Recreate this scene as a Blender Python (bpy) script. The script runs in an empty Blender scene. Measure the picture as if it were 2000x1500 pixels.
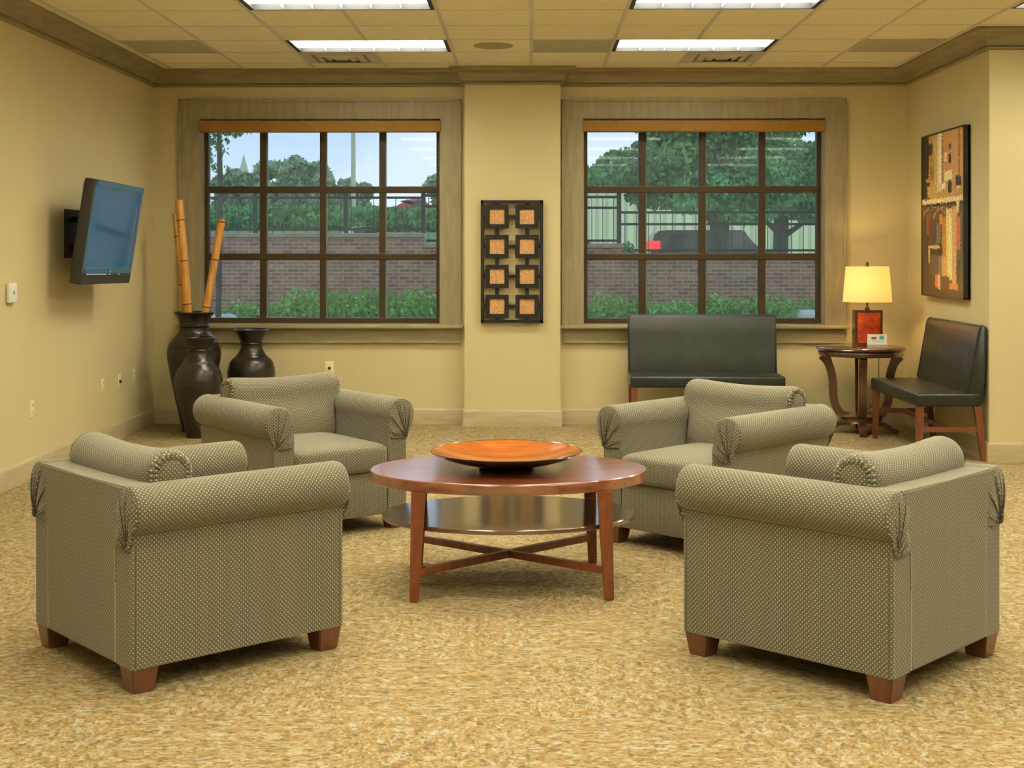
import bpy, bmesh, math, random
from mathutils import Vector, Matrix
PI = math.pi
random.seed(7)
scn = bpy.context.scene
COL = scn.collection

# ------------------------------------------------------------------ camera maths
F_PX, EYE, HORIZ = 2650.0, 1.46, 495.0
TH = math.atan(35 / 2650)
def X_at(px, Y):
    """world X of the photo column px on the frontal plane at depth Y"""
    a = math.atan((px - 1000) / F_PX) - TH
    return Y * math.tan(a)
def Z_at(px, py, Y):
    X = X_at(px, Y)
    dep = -math.sin(TH) * X + math.cos(TH) * Y
    return EYE + (HORIZ - py) * dep / F_PX

# ------------------------------------------------------------------ materials
def lin(c):
    return tuple(((v / 255) / 12.92 if v / 255 <= .04045 else (((v / 255) + .055) / 1.055) ** 2.4) for v in c)
class NT:
    def __init__(s, name):
        s.m = bpy.data.materials.new(name); s.m.use_nodes = True
        s.t = s.m.node_tree; s.t.nodes.clear()
        s.out = s.t.nodes.new('ShaderNodeOutputMaterial')
    def n(s, typ, **kw):
        nd = s.t.nodes.new(typ)
        ins = kw.pop('ins', {})
        for k, v in kw.items(): setattr(nd, k, v)
        for k, v in ins.items():
            if isinstance(v, bpy.types.NodeSocket): s.t.links.new(v, nd.inputs[k])
            else: nd.inputs[k].default_value = v
        return nd
    def bsdf(s, **ins):
        b = s.n('ShaderNodeBsdfPrincipled', ins=ins)
        s.t.links.new(b.outputs[0], s.out.inputs[0]); return b
    def ramp(s, fac, stops, interp='LINEAR'):
        r = s.n('ShaderNodeValToRGB', ins={0: fac}); r.color_ramp.interpolation = interp
        e = r.color_ramp.elements
        while len(e) < len(stops): e.new(.5)
        for el, (p, c) in zip(e, stops): el.position = p; el.color = (*c[:3], 1)
        return r.outputs[0]
    def coord(s, kind='Object', scale=(1, 1, 1), rot=(0, 0, 0)):
        tc = s.n('ShaderNodeTexCoord')
        mp = s.n('ShaderNodeMapping', ins={'Vector': tc.outputs[kind], 'Scale': scale, 'Rotation': rot})
        return mp.outputs[0]
    def noise(s, vec, scale, detail=3, rough=.5, out=0, dist=0):
        return s.n('ShaderNodeTexNoise', ins={'Vector': vec, 'Scale': scale, 'Detail': detail, 'Roughness': rough, 'Distortion': dist}).outputs[out]
    def mix(s, f, a, b, mode='MIX'):
        m = s.n('ShaderNodeMix', data_type='RGBA', blend_type=mode)
        for k, v in ((0, f), (6, a), (7, b)):
            if isinstance(v, bpy.types.NodeSocket): s.t.links.new(v, m.inputs[k])
            elif k == 0: m.inputs[0].default_value = v
            else: m.inputs[k].default_value = (*v[:3], 1)
        return m.outputs[2]
    def math(s, op, a, b=0., c=None):
        m = s.n('ShaderNodeMath', operation=op)
        for i, v in enumerate((a, b, c)):
            if v is None: continue
            if isinstance(v, bpy.types.NodeSocket): s.t.links.new(v, m.inputs[i])
            else: m.inputs[i].default_value = v
        return m.outputs[0]
    def bump(s, h, strength=.3, dist=.01):
        return s.n('ShaderNodeBump', ins={'Height': h, 'Strength': strength, 'Distance': dist}).outputs[0]

def plain(name, c, rough=.5, metal=0, spec=.5, coat=0, nscale=0, namt=.15, **extra):
    t = NT(name); c = (*c, 1)
    if nscale:
        nz = t.noise(t.coord(), nscale, 4)
        c0 = tuple(v * (1 - namt) for v in c[:3]); c1 = tuple(min(1, v * (1 + namt)) for v in c[:3])
        c = t.ramp(nz, [(.3, c0), (.7, c1)])
    ins = {'Base Color': c, 'Roughness': rough, 'Metallic': metal, 'Specular IOR Level': spec, 'Coat Weight': coat, 'Coat Roughness': .08}
    ins.update(extra)
    t.bsdf(**ins); return t.m

M = {}
def wall_mat():
    t = NT('wall paint'); v = t.coord()
    nz = t.noise(v, 1.3, 5, .6)
    c = t.ramp(nz, [(.3, (.59, .52, .285)), (.7, (.62, .55, .305))])
    fine = t.noise(v, 260, 2)
    t.bsdf(**{'Base Color': c, 'Roughness': .62, 'Specular IOR Level': .35, 'Normal': t.bump(fine, .12, .002)}); return t.m
M['wall'] = wall_mat()
def trim_mat(name, a, b, rough=.42, stretch=(1, 1, 1)):
    t = NT(name)
    nz = t.noise(t.coord(scale=stretch), 3.2, 6, .6, dist=.6)
    c = t.ramp(nz, [(.3, a), (.52, tuple((x + y) / 2 for x, y in zip(a, b))), (.72, b)])
    t.bsdf(**{'Base Color': c, 'Roughness': rough, 'Specular IOR Level': .5}); return t.m
M['trim_h'] = trim_mat('glazed trim', (.25, .215, .115), (.38, .33, .185), stretch=(1, 1, 9))
M['trim_v'] = trim_mat('glazed casing', (.27, .235, .135), (.38, .335, .20), stretch=(7, 1, 1))
M['base'] = trim_mat('glazed baseboard', (.40, .335, .19), (.54, .46, .27), stretch=(1, 1, 7))

def carpet_mat():
    t = NT('carpet'); v = t.coord()
    # patches of loop direction, square carpet modules
    ck = t.n('ShaderNodeTexChecker', ins={'Vector': v, 'Scale': 1 / .61}).outputs['Fac']
    vA = t.coord(scale=(1, 2.0, 1)); vB = t.coord(scale=(1.9, 1.1, 1))
    vv = t.mix(ck, vA, vB)
    n1 = t.noise(vv, 19, 4, .62, dist=1.3)
    col = t.ramp(n1, [(.30, lin((138, 120, 74))), (.42, lin((186, 150, 84))), (.50, lin((205, 168, 98))), (.58, lin((214, 184, 120))), (.68, lin((230, 208, 150)))])
    n2 = t.noise(vv, 20, 3, .6, dist=.9)
    leaf = t.ramp(n2, [(.54, (0, 0, 0)), (.64, (.62, .62, .62))])
    col = t.mix(leaf, col, lin((238, 222, 176)))
    n3 = t.noise(t.coord(scale=(1, 1.7, 1)), 47, 3, .6, dist=.5)
    org = t.ramp(n3, [(.56, (0, 0, 0)), (.66, (.7, .7, .7))])
    col = t.mix(org, col, lin((205, 132, 62)))
    n4 = t.noise(t.coord(scale=(1, 1.5, 1), rot=(0, 0, .4)), 39, 3, .6, dist=.4)
    grn = t.ramp(n4, [(.56, (0, 0, 0)), (.64, (.8, .8, .8))])
    col = t.mix(grn, col, lin((124, 118, 78)))
    fine = t.noise(v, 420, 2, .7)
    sh = t.ramp(fine, [(.2, (.66, .66, .66)), (.8, (1.12, 1.12, 1.12))])
    col = t.mix(1., col, sh, 'MULTIPLY')
    big = t.ramp(t.noise(v, .9, 2), [(.3, (.56, .65, .86)), (.7, (.61, .70, .94))])
    col = t.mix(1., col, big, 'MULTIPLY')
    t.bsdf(**{'Base Color': col, 'Roughness': .95, 'Specular IOR Level': .1, 'Normal': t.bump(fine, .5, .004)}); return t.m
M['carpet'] = carpet_mat()

def fabric_mat():
    t = NT('dotted upholstery'); P = .0165
    tc = t.n('ShaderNodeTexCoord').outputs['UV']
    def dots(off):
        mp = t.n('ShaderNodeMapping', ins={'Vector': tc, 'Scale': (1 / P, 1 / P, 1), 'Location': (off, off, 0)}).outputs[0]
        fr = t.n('ShaderNodeVectorMath', operation='FRACTION', ins={0: mp}).outputs[0]
        sb = t.n('ShaderNodeVectorMath', operation='SUBTRACT', ins={0: fr, 1: (.5, .5, 0)}).outputs[0]
        ln = t.n('ShaderNodeVectorMath', operation='LENGTH', ins={0: sb}).outputs['Value']
        return t.n('ShaderNodeMapRange', ins={'Value': ln, 'From Min': .175, 'From Max': .10, 'To Min': 0., 'To Max': 1.}).outputs[0]
    d = t.math('MAXIMUM', dots(0.), dots(.5))
    wv = t.n('ShaderNodeMapping', ins={'Vector': tc, 'Scale': (900, 900, 1)}).outputs[0]
    w = t.noise(wv, 1., 2)
    base = t.ramp(w, [(.25, (.095, .089, .055)), (.75, (.158, .148, .096))])
    c = t.mix(d, base, (.50, .465, .32))
    h = t.math('ADD', t.math('MULTIPLY', w, .4), d)
    t.bsdf(**{'Base Color': c, 'Roughness': .85, 'Specular IOR Level': .2, 'Sheen Weight': .25, 'Sheen Roughness': .5, 'Normal': t.bump(h, .35, .0015)}); return t.m
M['fabric'] = fabric_mat()
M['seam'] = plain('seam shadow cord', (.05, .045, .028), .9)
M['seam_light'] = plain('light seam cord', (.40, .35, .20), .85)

def wood(name, stops, scale=1., rough=.25, coat=.6, axis=0, spec=.5, crough=.12, cior=1.5):
    t = NT(name)
    st = [(1.2, 9, 9), (9, 1.2, 9), (9, 9, 1.2)][axis]
    v = t.coord(scale=st)
    nz = t.noise(v, 3.0 * scale, 6, .62, dist=1.2)
    fig = t.noise(t.coord(), 4.2, 4, .6, dist=1.0)
    c = t.ramp(nz, stops)
    c = t.mix(.35, c, t.ramp(fig, [(.3, stops[0][1]), (.7, stops[-1][1])]))
    t.bsdf(**{'Base Color': c, 'Roughness': rough, 'Coat Weight': coat, 'Coat Roughness': crough, 'Coat IOR': cior, 'Specular IOR Level': spec}); return t.m
CH = [(.25, (.085, .018, .006)), (.5, (.21, .05, .015)), (.75, (.36, .105, .03))]
M['cherry'] = wood('cherry wood', CH, rough=.3, axis=0, coat=1, cior=2.4, crough=.17)
M['cherry_v'] = wood('cherry wood upright', [(p, tuple(v * .8 for v in c)) for p, c in CH], rough=.35, axis=2, coat=.3)
M['shelf'] = wood('polished shelf wood', [(.25, (.05, .02, .01)), (.5, (.10, .04, .02)), (.75, (.16, .065, .03))], rough=.16, axis=0, coat=1, cior=2.3, crough=.12)
M['foot'] = wood('chair foot wood', [(.25, (.07, .025, .012)), (.5, (.13, .045, .02)), (.75, (.20, .075, .035))], rough=.3, axis=2)
M['bench_leg'] = wood('bench leg wood', [(.25, (.10, .035, .013)), (.5, (.19, .06, .022)), (.75, (.27, .09, .035))], rough=.4, axis=2, coat=.2)
M['mahog'] = wood('mahogany', [(.25, (.035, .013, .006)), (.5, (.075, .026, .012)), (.75, (.14, .05, .022))], rough=.22, axis=2, coat=.8)
M['bowl_in'] = wood('orange lacquered wood', [(.25, (.26, .055, .008)), (.5, (.42, .105, .014)), (.75, (.60, .19, .03))], rough=.12, axis=0, coat=1)
M['bowl_out'] = plain('black lacquer', (.010, .007, .008), .2, coat=.8)

def leather():
    t = NT('dark leather'); v = t.coord()
    vo = t.n('ShaderNodeTexVoronoi', feature='DISTANCE_TO_EDGE', ins={'Vector': v, 'Scale': 190}).outputs[0]
    big = t.noise(v, 7, 3)
    c = t.ramp(big, [(.3, (.009, .014, .011)), (.7, (.018, .026, .020))])
    h = t.math('ADD', t.math('MULTIPLY', big, 6.), t.math('MINIMUM', vo, .2))
    t.bsdf(**{'Base Color': c, 'Roughness': .33, 'Specular IOR Level': .6, 'Normal': t.bump(h, .2, .004)}); return t.m
M['leather'] = leather()
def ceramic():
    t = NT('dark bronze glaze'); v = t.coord(scale=(1, 1, 6))
    nz = t.noise(v, 6, 5, .6)
    c = t.ramp(nz, [(.3, (.012, .010, .009)), (.6, (.035, .027, .021)), (.8, (.07, .048, .032))])
    rings = t.noise(t.coord(scale=(.2, .2, 60)), 3, 2)
    t.bsdf(**{'Base Color': c, 'Roughness': .3, 'Metallic': .25, 'Specular IOR Level': .7, 'Normal': t.bump(rings, .15, .004)}); return t.m
M['vase'] = ceramic()
def bamboo():
    t = NT('bamboo'); v = t.coord(scale=(30, 30, 1.6))
    nz = t.noise(v, 2.2, 4, .6)
    c = t.ramp(nz, [(.25, lin((165, 108, 46))), (.5, lin((212, 156, 76))), (.75, lin((234, 192, 116)))])
    spots = t.ramp(t.noise(t.coord(), 9, 4, .7), [(.62, (0, 0, 0)), (.72, (.8, .8, .8))])
    c = t.mix(spots, c, lin((100, 52, 18)))
    t.bsdf(**{'Base Color': c, 'Roughness': .32, 'Coat Weight': .3}); return t.m
M['bamboo'] = bamboo()
M['bamboo_node'] = plain('bamboo node', lin((118, 66, 26)), .5)
M['bronze'] = plain('bronze window metal', lin((62, 48, 26)), .45, spec=.5, nscale=3, namt=.2)
M['bronze_highlight'] = plain('pale mullion highlight', lin((120, 140, 130)), .5)  # frame highlight painted as a pale colour
M['valance'] = plain('golden shade fascia', lin((158, 118, 50)), .7, nscale=30, namt=.08)
M['tile'] = None
def tile_mat():
    t = NT('acoustic tile'); v = t.coord()
    a = t.noise(v, 160, 3, .7); b = t.noise(v, .7, 2)
    c = t.ramp(b, [(.35, (.90, .835, .62)), (.65, (.93, .865, .66))])
    s = t.ramp(a, [(.3, (.90, .90, .90)), (.6, (1, 1, 1))])
    c = t.mix(1., c, s, 'MULTIPLY')
    t.bsdf(**{'Base Color': c, 'Roughness': .95, 'Specular IOR Level': .1}); return t.m
M['tile'] = tile_mat()
M['tbar'] = plain('grid metal', (.66, .62, .56), .42, spec=.6)
M['return'] = plain('grey return grille', (.47, .45, .32), .8, nscale=60, namt=.2)
M['vent'] = plain('vent metal', (.60, .56, .47), .5)
M['vent_dark'] = plain('vent slot', (.24, .23, .18), .8)
M['spk'] = plain('speaker grille', (.40, .345, .215), .8, nscale=300, namt=.25)
M['black'] = plain('black metal', (.012, .012, .013), .35, spec=.6)
M['troffer'] = plain('dark fixture frame', (.02, .025, .03), .5)
M['blade'] = plain('louver blade', (.85, .85, .82), .4)
def emis(name, c, s):
    t = NT(name)
    e = t.n('ShaderNodeEmission', ins={'Color': (*c, 1), 'Strength': s})
    t.t.links.new(e.outputs[0], t.out.inputs[0]); return t.m
M['lens'] = emis('fluorescent lens', (1.0, .90, .70), 19)
M['bulb'] = emis('warm bulb', (1.0, .66, .30), 160)
def shade_mat():
    t = NT('lamp shade cloth')
    v = t.noise(t.coord(scale=(1, 1, 1)), 240, 2)
    c = t.ramp(v, [(.3, (.86, .72, .47)), (.7, (.95, .82, .58))])
    d = t.n('ShaderNodeBsdfDiffuse', ins={'Color': c}); tr = t.n('ShaderNodeBsdfTranslucent', ins={'Color': c})
    m = t.n('ShaderNodeMixShader', ins={0: .62, 1: d.outputs[0], 2: tr.outputs[0]})
    t.t.links.new(m.outputs[0], t.out.inputs[0]); return t.m
M['shade'] = shade_mat()
def redlac():
    t = NT('crackled red glass'); v = t.coord()
    vo = t.n('ShaderNodeTexVoronoi', feature='DISTANCE_TO_EDGE', ins={'Vector': v, 'Scale': 70}).outputs[0]
    nz = t.noise(v, 9, 4, .6)
    c = t.ramp(nz, [(.3, (.28, .025, .008)), (.5, (.55, .06, .012)), (.7, (.80, .14, .02))])
    c = t.mix(t.ramp(vo, [(.0, (1, 1, 1)), (.05, (0, 0, 0))]), c, (.16, .015, .006))
    t.bsdf(**{'Base Color': c, 'Roughness': .25, 'Coat Weight': .7}); return t.m
M['red'] = redlac()
M['brass'] = plain('dark brass', (.09, .055, .03), .35, metal=.8)
M['white'] = plain('white plastic', (.80, .79, .72), .35)
M['ivory'] = plain('ivory plastic', (.82, .74, .44), .4)
M['paper'] = plain('white card', (.86, .86, .80), .6)
M['acrylic'] = plain('frosted acrylic', (.50, .48, .38), .25)
M['teal'] = plain('teal ink', (.10, .45, .38), .6)
M['brown'] = plain('brown ink', (.30, .20, .13), .6)
M['greyink'] = plain('grey ink', (.45, .43, .36), .6)
M['tvplastic'] = plain('charcoal tv plastic', (.035, .035, .033), .38, spec=.5)
M['tvbezel'] = plain('bezel with painted reflection', (.05, .16, .28), .22, coat=.6)  # blue window reflection painted into the bezel colour
M['tvscreen'] = plain('glossy screen with painted reflection', (.02, .16, .42), .10, spec=1.0, coat=1)  # blue base colour stands in for window daylight mirrored on the screen
M['tvmark'] = plain('pale blue mark', (.45, .65, .85), .4)
M['dark'] = plain('dark bracket steel', (.010, .010, .010), .6)
def cork():
    t = NT('cork'); v = t.coord()
    nz = t.noise(v, 130, 4, .75)
    c = t.ramp(nz, [(.32, lin((110, 74, 40))), (.45, lin((200, 152, 98))), (.7, lin((232, 190, 132)))])
    t.bsdf(**{'Base Color': c, 'Roughness': .85, 'Normal': t.bump(nz, .4, .002)}); return t.m
M['cork'] = cork()
def glass_mat():
    t = NT('window glass')
    tr = t.n('ShaderNodeBsdfTransparent', ins={'Color': (.93, .97, .95, 1)})
    gl = t.n('ShaderNodeBsdfGlossy', ins={'Color': (1, 1, 1, 1), 'Roughness': .02})
    fr = t.n('ShaderNodeFresnel', ins={'IOR': 1.35})
    m = t.n('ShaderNodeMixShader', ins={0: fr.outputs[0], 1: tr.outputs[0], 2: gl.outputs[0]})
    t.t.links.new(m.outputs[0], t.out.inputs[0]); return t.m
M['glass'] = glass_mat()
def screen_mat():
    t = NT('insect screen mesh'); v = t.coord()
    d = t.n('ShaderNodeBsdfDiffuse', ins={'Color': (.42, .46, .40, 1)}); tl = t.n('ShaderNodeBsdfTranslucent', ins={'Color': (.42, .46, .40, 1)})
    a = t.n('ShaderNodeMixShader', ins={0: .5, 1: d.outputs[0], 2: tl.outputs[0]})
    tr = t.n('ShaderNodeBsdfTransparent')
    m = t.n('ShaderNodeMixShader', ins={0: .13, 1: tr.outputs[0], 2: a.outputs[0]})
    t.t.links.new(m.outputs[0], t.out.inputs[0]); return t.m
M['screen'] = screen_mat()
def brick():
    t = NT('brick masonry'); v = t.coord(rot=(PI / 2, 0, 0))
    b = t.n('ShaderNodeTexBrick', ins={'Vector': v, 'Scale': 1., 'Brick Width': .14, 'Row Height': .047, 'Mortar Size': .006,
        'Color1': (*lin((158, 104, 86)), 1), 'Color2': (*lin((190, 142, 118)), 1), 'Mortar': (*lin((200, 180, 156)), 1)})
    nz = t.ramp(t.noise(t.coord(), 6, 5, .7), [(.3, (.75, .75, .75)), (.7, (1.1, 1.1, 1.1))])
    t.bsdf(**{'Base Color': t.mix(1., b.outputs[0], nz, 'MULTIPLY'), 'Roughness': .9}); return t.m
M['brick'] = brick()
M['coping'] = plain('brick coping', lin((176, 150, 128)), .9, nscale=9, namt=.2)
M['leafA'] = plain('shrub leaf', (.20, .46, .07), .6, nscale=5, namt=.45)
M['leafB'] = plain('tree leaf', (.145, .34, .11), .7, nscale=2.2, namt=.5)
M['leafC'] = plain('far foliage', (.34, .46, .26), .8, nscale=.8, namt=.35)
M['bark'] = plain('bark', (.10, .095, .075), .9, nscale=12, namt=.3)
M['grass'] = plain('grass', (.12, .25, .07), .9, nscale=2, namt=.4)
M['asphalt'] = plain('mulch ground', (.18, .15, .11), .95, nscale=3, namt=.3)
M['lot'] = plain('parking surface', (.42, .42, .38), .9, nscale=1, namt=.15)
def siding():
    t = NT('pale metal siding')
    w = t.n('ShaderNodeTexWave', wave_type='BANDS', bands_direction='X', ins={'Vector': t.coord(), 'Scale': .85, 'Distortion': 0.}).outputs['Fac']
    c = t.ramp(w, [(.15, (.60, .70, .42)), (.5, (.92, .95, .46)), (.9, (.93, .95, .50))])
    t.bsdf(**{'Base Color': c, 'Roughness': .6}); return t.m
M['siding'] = siding()
M['roofm'] = plain('grey roof', (.35, .38, .38), .7)
M['carpaint_red'] = plain('red car paint', (.65, .04, .05), .25, coat=.8)
M['carpaint_dark'] = plain('charcoal car paint', (.06, .05, .05), .3, coat=.7)
M['carpaint_white'] = plain('white car paint', (.82, .85, .80), .3, coat=.6)
M['carglass'] = plain('car glass', (.03, .04, .04), .1, spec=.8)
M['tail'] = plain('red tail lamp', (.9, .02, .03), .3, **{'Emission Color': (1, .03, .04, 1), 'Emission Strength': .8})
M['rubber'] = plain('tyre rubber', (.02, .02, .02), .8)
M['polem'] = plain('pale painted pole', (.62, .62, .42), .6)
M['stone'] = plain('pale stone', (.55, .58, .50), .85, nscale=8, namt=.2)

# ------------------------------------------------------------------ mesh helpers
def finish(name, bm, mat, parent=None, smooth=None, loc=None, rot=None, uv=False):
    bmesh.ops.recalc_face_normals(bm, faces=bm.faces) if smooth != 'keep' else None
    me = bpy.data.meshes.new(name); bm.to_mesh(me); bm.free()
    mats = mat if isinstance(mat, (list, tuple)) else [mat]
    for m in mats: me.materials.append(m)
    if uv and not (me.uv_layers and uv == 'own'):
        box_uv(me)
    if smooth:
        me.polygons.foreach_set('use_smooth', [True] * len(me.polygons))
        if smooth is True: me.set_sharp_from_angle(angle=math.radians(38))
    o = bpy.data.objects.new(name, me); COL.objects.link(o)
    if parent is not None: o.parent = parent
    if loc: o.location = loc
    if rot: o.rotation_euler = rot
    return o
def box_uv(me):
    lay = me.uv_layers.get('UVMap') or me.uv_layers.new(name='UVMap')
    for p in me.polygons:
        n = p.normal; a = [abs(n.x), abs(n.y), abs(n.z)]; k = a.index(max(a))
        for li in p.loop_indices:
            c = me.vertices[me.loops[li].vertex_index].co
            lay.data[li].uv = ((c.y, c.z), (c.x, c.z), (c.x, c.y))[k]
def empty(name, loc=(0, 0, 0), rz=0.):
    o = bpy.data.objects.new(name, None); COL.objects.link(o); o.location = loc; o.rotation_euler = (0, 0, rz)
    o.empty_display_size = .1; return o
def tag(o, label=None, cat=None, group=None, kind=None):
    if label: o['label'] = label
    if cat: o['category'] = cat
    if group: o['group'] = group
    if kind: o['kind'] = kind
    return o
def struct(o): o['kind'] = 'structure'; return o
def copy_tree(o, parent=None):
    c = o.copy(); COL.objects.link(c); c.parent = parent
    for ch in list(o.children): copy_tree(ch, c)
    return c
def box(bm, x0, x1, y0, y1, z0, z1, bev=0, seg=2, mtx=None, mi=0):
    r = bmesh.ops.create_cube(bm, size=1)
    vs = r['verts']
    for v in vs:
        v.co = Vector(((x0 + x1) / 2 + v.co.x * (x1 - x0), (y0 + y1) / 2 + v.co.y * (y1 - y0), (z0 + z1) / 2 + v.co.z * (z1 - z0)))
    fs = set(f for v in vs for f in v.link_faces)
    for f in fs: f.material_index = mi
    if bev:
        es = list(set(e for v in vs for e in v.link_edges))
        g = bmesh.ops.bevel(bm, geom=es + vs, offset=bev, segments=seg, affect='EDGES', profile=.5)
        vs = list(set(v for f in g['faces'] for v in f.verts) | set(v for v in vs if v.is_valid))
    if mtx is not None:
        for v in vs: v.co = mtx @ v.co
    return vs
def prism(bm, pts, a, b, axis='y'):
    """extrude a 2D outline between a and b along axis"""
    def P(u, v, t): return {'y': (u, t, v), 'x': (t, u, v), 'z': (u, v, t)}[axis]
    A = [bm.verts.new(P(u, v, a)) for u, v in pts]; B = [bm.verts.new(P(u, v, b)) for u, v in pts]
    n = len(pts)
    bm.faces.new(A); bm.faces.new(B[::-1])
    for i in range(n): bm.faces.new((A[i], B[i], B[(i + 1) % n], A[(i + 1) % n]))
def taper(bm, top, bot, z1, z0, cx0=0, cy0=0, cx1=None, cy1=None, bev=0):
    """square post, half sizes top/bot"""
    cx1 = cx0 if cx1 is None else cx1; cy1 = cy0 if cy1 is None else cy1
    t = top if isinstance(top, tuple) else (top, top); b = bot if isinstance(bot, tuple) else (bot, bot)
    A = [bm.verts.new((cx0 + sx * b[0], cy0 + sy * b[1], z0)) for sx, sy in ((-1, -1), (1, -1), (1, 1), (-1, 1))]
    B = [bm.verts.new((cx1 + sx * t[0], cy1 + sy * t[1], z1)) for sx, sy in ((-1, -1), (1, -1), (1, 1), (-1, 1))]
    bm.faces.new(A[::-1]); bm.faces.new(B)
    for i in range(4): bm.faces.new((A[i], A[(i + 1) % 4], B[(i + 1) % 4], B[i]))
    if bev:
        vs = A + B; es = list(set(e for v in vs for e in v.link_edges))
        bmesh.ops.bevel(bm, geom=es + vs, offset=bev, segments=2, affect='EDGES')
def lathe(bm, prof, n=48, sx=1., sy=1., c=(0, 0, 0), close=True):
    rings = []
    for r, z in prof:
        if r < 1e-5: rings.append([bm.verts.new((c[0], c[1], c[2] + z))])
        else: rings.append([bm.verts.new((c[0] + r * sx * math.cos(2 * PI * i / n), c[1] + r * sy * math.sin(2 * PI * i / n), c[2] + z)) for i in range(n)])
    for a, b in zip(rings, rings[1:]):
        for i in range(n):
            j = (i + 1) % n
            if len(a) == 1 and len(b) == 1: break
            if len(a) == 1: bm.faces.new((a[0], b[i], b[j]))
            elif len(b) == 1: bm.faces.new((a[i], a[j], b[0]))
            else: bm.faces.new((a[i], a[j], b[j], b[i]))
    if close:
        if len(rings[0]) > 1: bm.faces.new(rings[0][::-1])
        if len(rings[-1]) > 1: bm.faces.new(rings[-1])
def tube(bm, pts, rad, n=10, caps=True):
    pts = [Vector(p) for p in pts]; rr = rad if isinstance(rad, (list, tuple)) else [rad] * len(pts)
    rings = []; up = None
    for i, p in enumerate(pts):
        d = (pts[min(i + 1, len(pts) - 1)] - pts[max(i - 1, 0)]).normalized()
        if up is None:
            up = Vector((0, 0, 1)) if abs(d.z) < .9 else Vector((1, 0, 0))
        s = d.cross(up).normalized(); u = s.cross(d).normalized(); up = u
        rings.append([bm.verts.new(p + (s * math.cos(2 * PI * k / n) + u * math.sin(2 * PI * k / n)) * rr[i]) for k in range(n)])
    for a, b in zip(rings, rings[1:]):
        for k in range(n): bm.faces.new((a[k], a[(k + 1) % n], b[(k + 1) % n], b[k]))
    if caps: bm.faces.new(rings[0][::-1]); bm.faces.new(rings[-1])
def strip(bm, path, half_w, half_t, wdir):
    """rectangular section swept along path; wdir = direction of the width"""
    w = Vector(wdir).normalized(); rings = []
    P = [Vector(p) for p in path]
    for i, p in enumerate(P):
        d = (P[min(i + 1, len(P) - 1)] - P[max(i - 1, 0)]).normalized(); t = w.cross(d).normalized()
        hw = half_w[i] if isinstance(half_w, list) else half_w; ht = half_t[i] if isinstance(half_t, list) else half_t
        rings.append([bm.verts.new(p + w * a * hw + t * b * ht) for a, b in ((-1, -1), (1, -1), (1, 1), (-1, 1))])
    for a, b in zip(rings, rings[1:]):
        for k in range(4): bm.faces.new((a[k], a[(k + 1) % 4], b[(k + 1) % 4], b[k]))
    bm.faces.new(rings[0][::-1]); bm.faces.new(rings[-1])
def B(): return bmesh.new()
def bar(bm, p, q, hw, hh, ext=0.):
    p, q = Vector(p), Vector(q); d = (q - p).normalized(); s = Vector((-d.y, d.x, 0)).normalized(); u = d.cross(s)
    if u.z < 0: u = -u
    R = [[bm.verts.new(c + s * a * hw + u * b * hh) for a, b in ((-1, -1), (1, -1), (1, 1), (-1, 1))] for c in (p - d * ext, q + d * ext)]
    for k in range(4): bm.faces.new((R[0][k], R[0][(k + 1) % 4], R[1][(k + 1) % 4], R[1][k]))
    bm.faces.new(R[0][::-1]); bm.faces.new(R[1])

# ------------------------------------------------------------------ room shell
XL, XR, YB, YC, H = -3.23, 3.215, 11.6, 9.54, 3.03      # left wall, right wall, window wall, return wall, ceiling
XFAR, YREAR, TW = 6.72, -3.0, .3
PX0, PX1, PY = -.551, .257, 11.458                       # pillar
WIN = [(-2.823, -.767), (.455, 2.509)]; WZ0, WZ1 = .85, 2.61

bm = B(); box(bm, XL - .3, XFAR + .3, YREAR - .3, YB + TW, -.12, 0); struct(finish('floor', bm, M['carpet']))
bm = B(); box(bm, XL - TW, XL, YREAR, YB + TW, 0, H + .2); struct(finish('wall_left', bm, M['wall']))
bm = B()
xs = [XL, WIN[0][0], WIN[0][1], WIN[1][0], WIN[1][1], XR + .2]
for i in (0, 2, 4): box(bm, xs[i], xs[i + 1], YB, YB + TW, 0, H + .2)
for i in (1, 3):
    box(bm, xs[i], xs[i + 1], YB, YB + TW, 0, WZ0); box(bm, xs[i], xs[i + 1], YB, YB + TW, WZ1, H + .2)
struct(finish('wall_back', bm, M['wall']))
bm = B(); box(bm, PX0, PX1, PY, YB, 0, H); struct(finish('wall_pillar', bm, M['wall']))
bm = B(); box(bm, XR, XFAR + .3, YC, YB, 0, H + .2); struct(finish('wall_right', bm, M['wall']))
bm = B(); box(bm, XFAR, XFAR + .3, YREAR, YC, 0, H + .2); struct(finish('wall_far_right', bm, M['wall']))
bm = B(); box(bm, XL - .3, XFAR + .3, YREAR - .3, YREAR, 0, H + .2); struct(finish('wall_rear', bm, M['wall']))

# ceiling: tiles between grid lines, openings left for the light fixtures
GX0, GY0, G = .011, 9.96, .61
LIGHTS = []
for r in range(-6, 1):
    y0 = GY0 + r * 3 * G
    for c in range(3):
        x0 = GX0 - 3 * G + c * 4 * G
        if c == 2 and r == 0: continue
        LIGHTS.append((x0, y0))
def lit(x, y): return any(a - .01 < x < a + 2 * G + .01 and b - .01 < y < b + G + .01 for a, b in LIGHTS)
bm = B()
gx = sorted(set([XL] + [GX0 + k * G for k in range(-5, 11)] + [XFAR])); gy = sorted(set([YREAR] + [GY0 + k * G for k in range(-21, 3)] + [YB]))
gx = [x for x in gx if XL <= x <= XFAR]; gy = [y for y in gy if YREAR <= y <= YB]
for a, b in zip(gx, gx[1:]):
    for c, d in zip(gy, gy[1:]):
        if lit((a + b) / 2, (c + d) / 2): continue
        vs = [bm.verts.new(p) for p in ((a, c, H), (a, d, H), (b, d, H), (b, c, H))]; bm.faces.new(vs)
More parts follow.
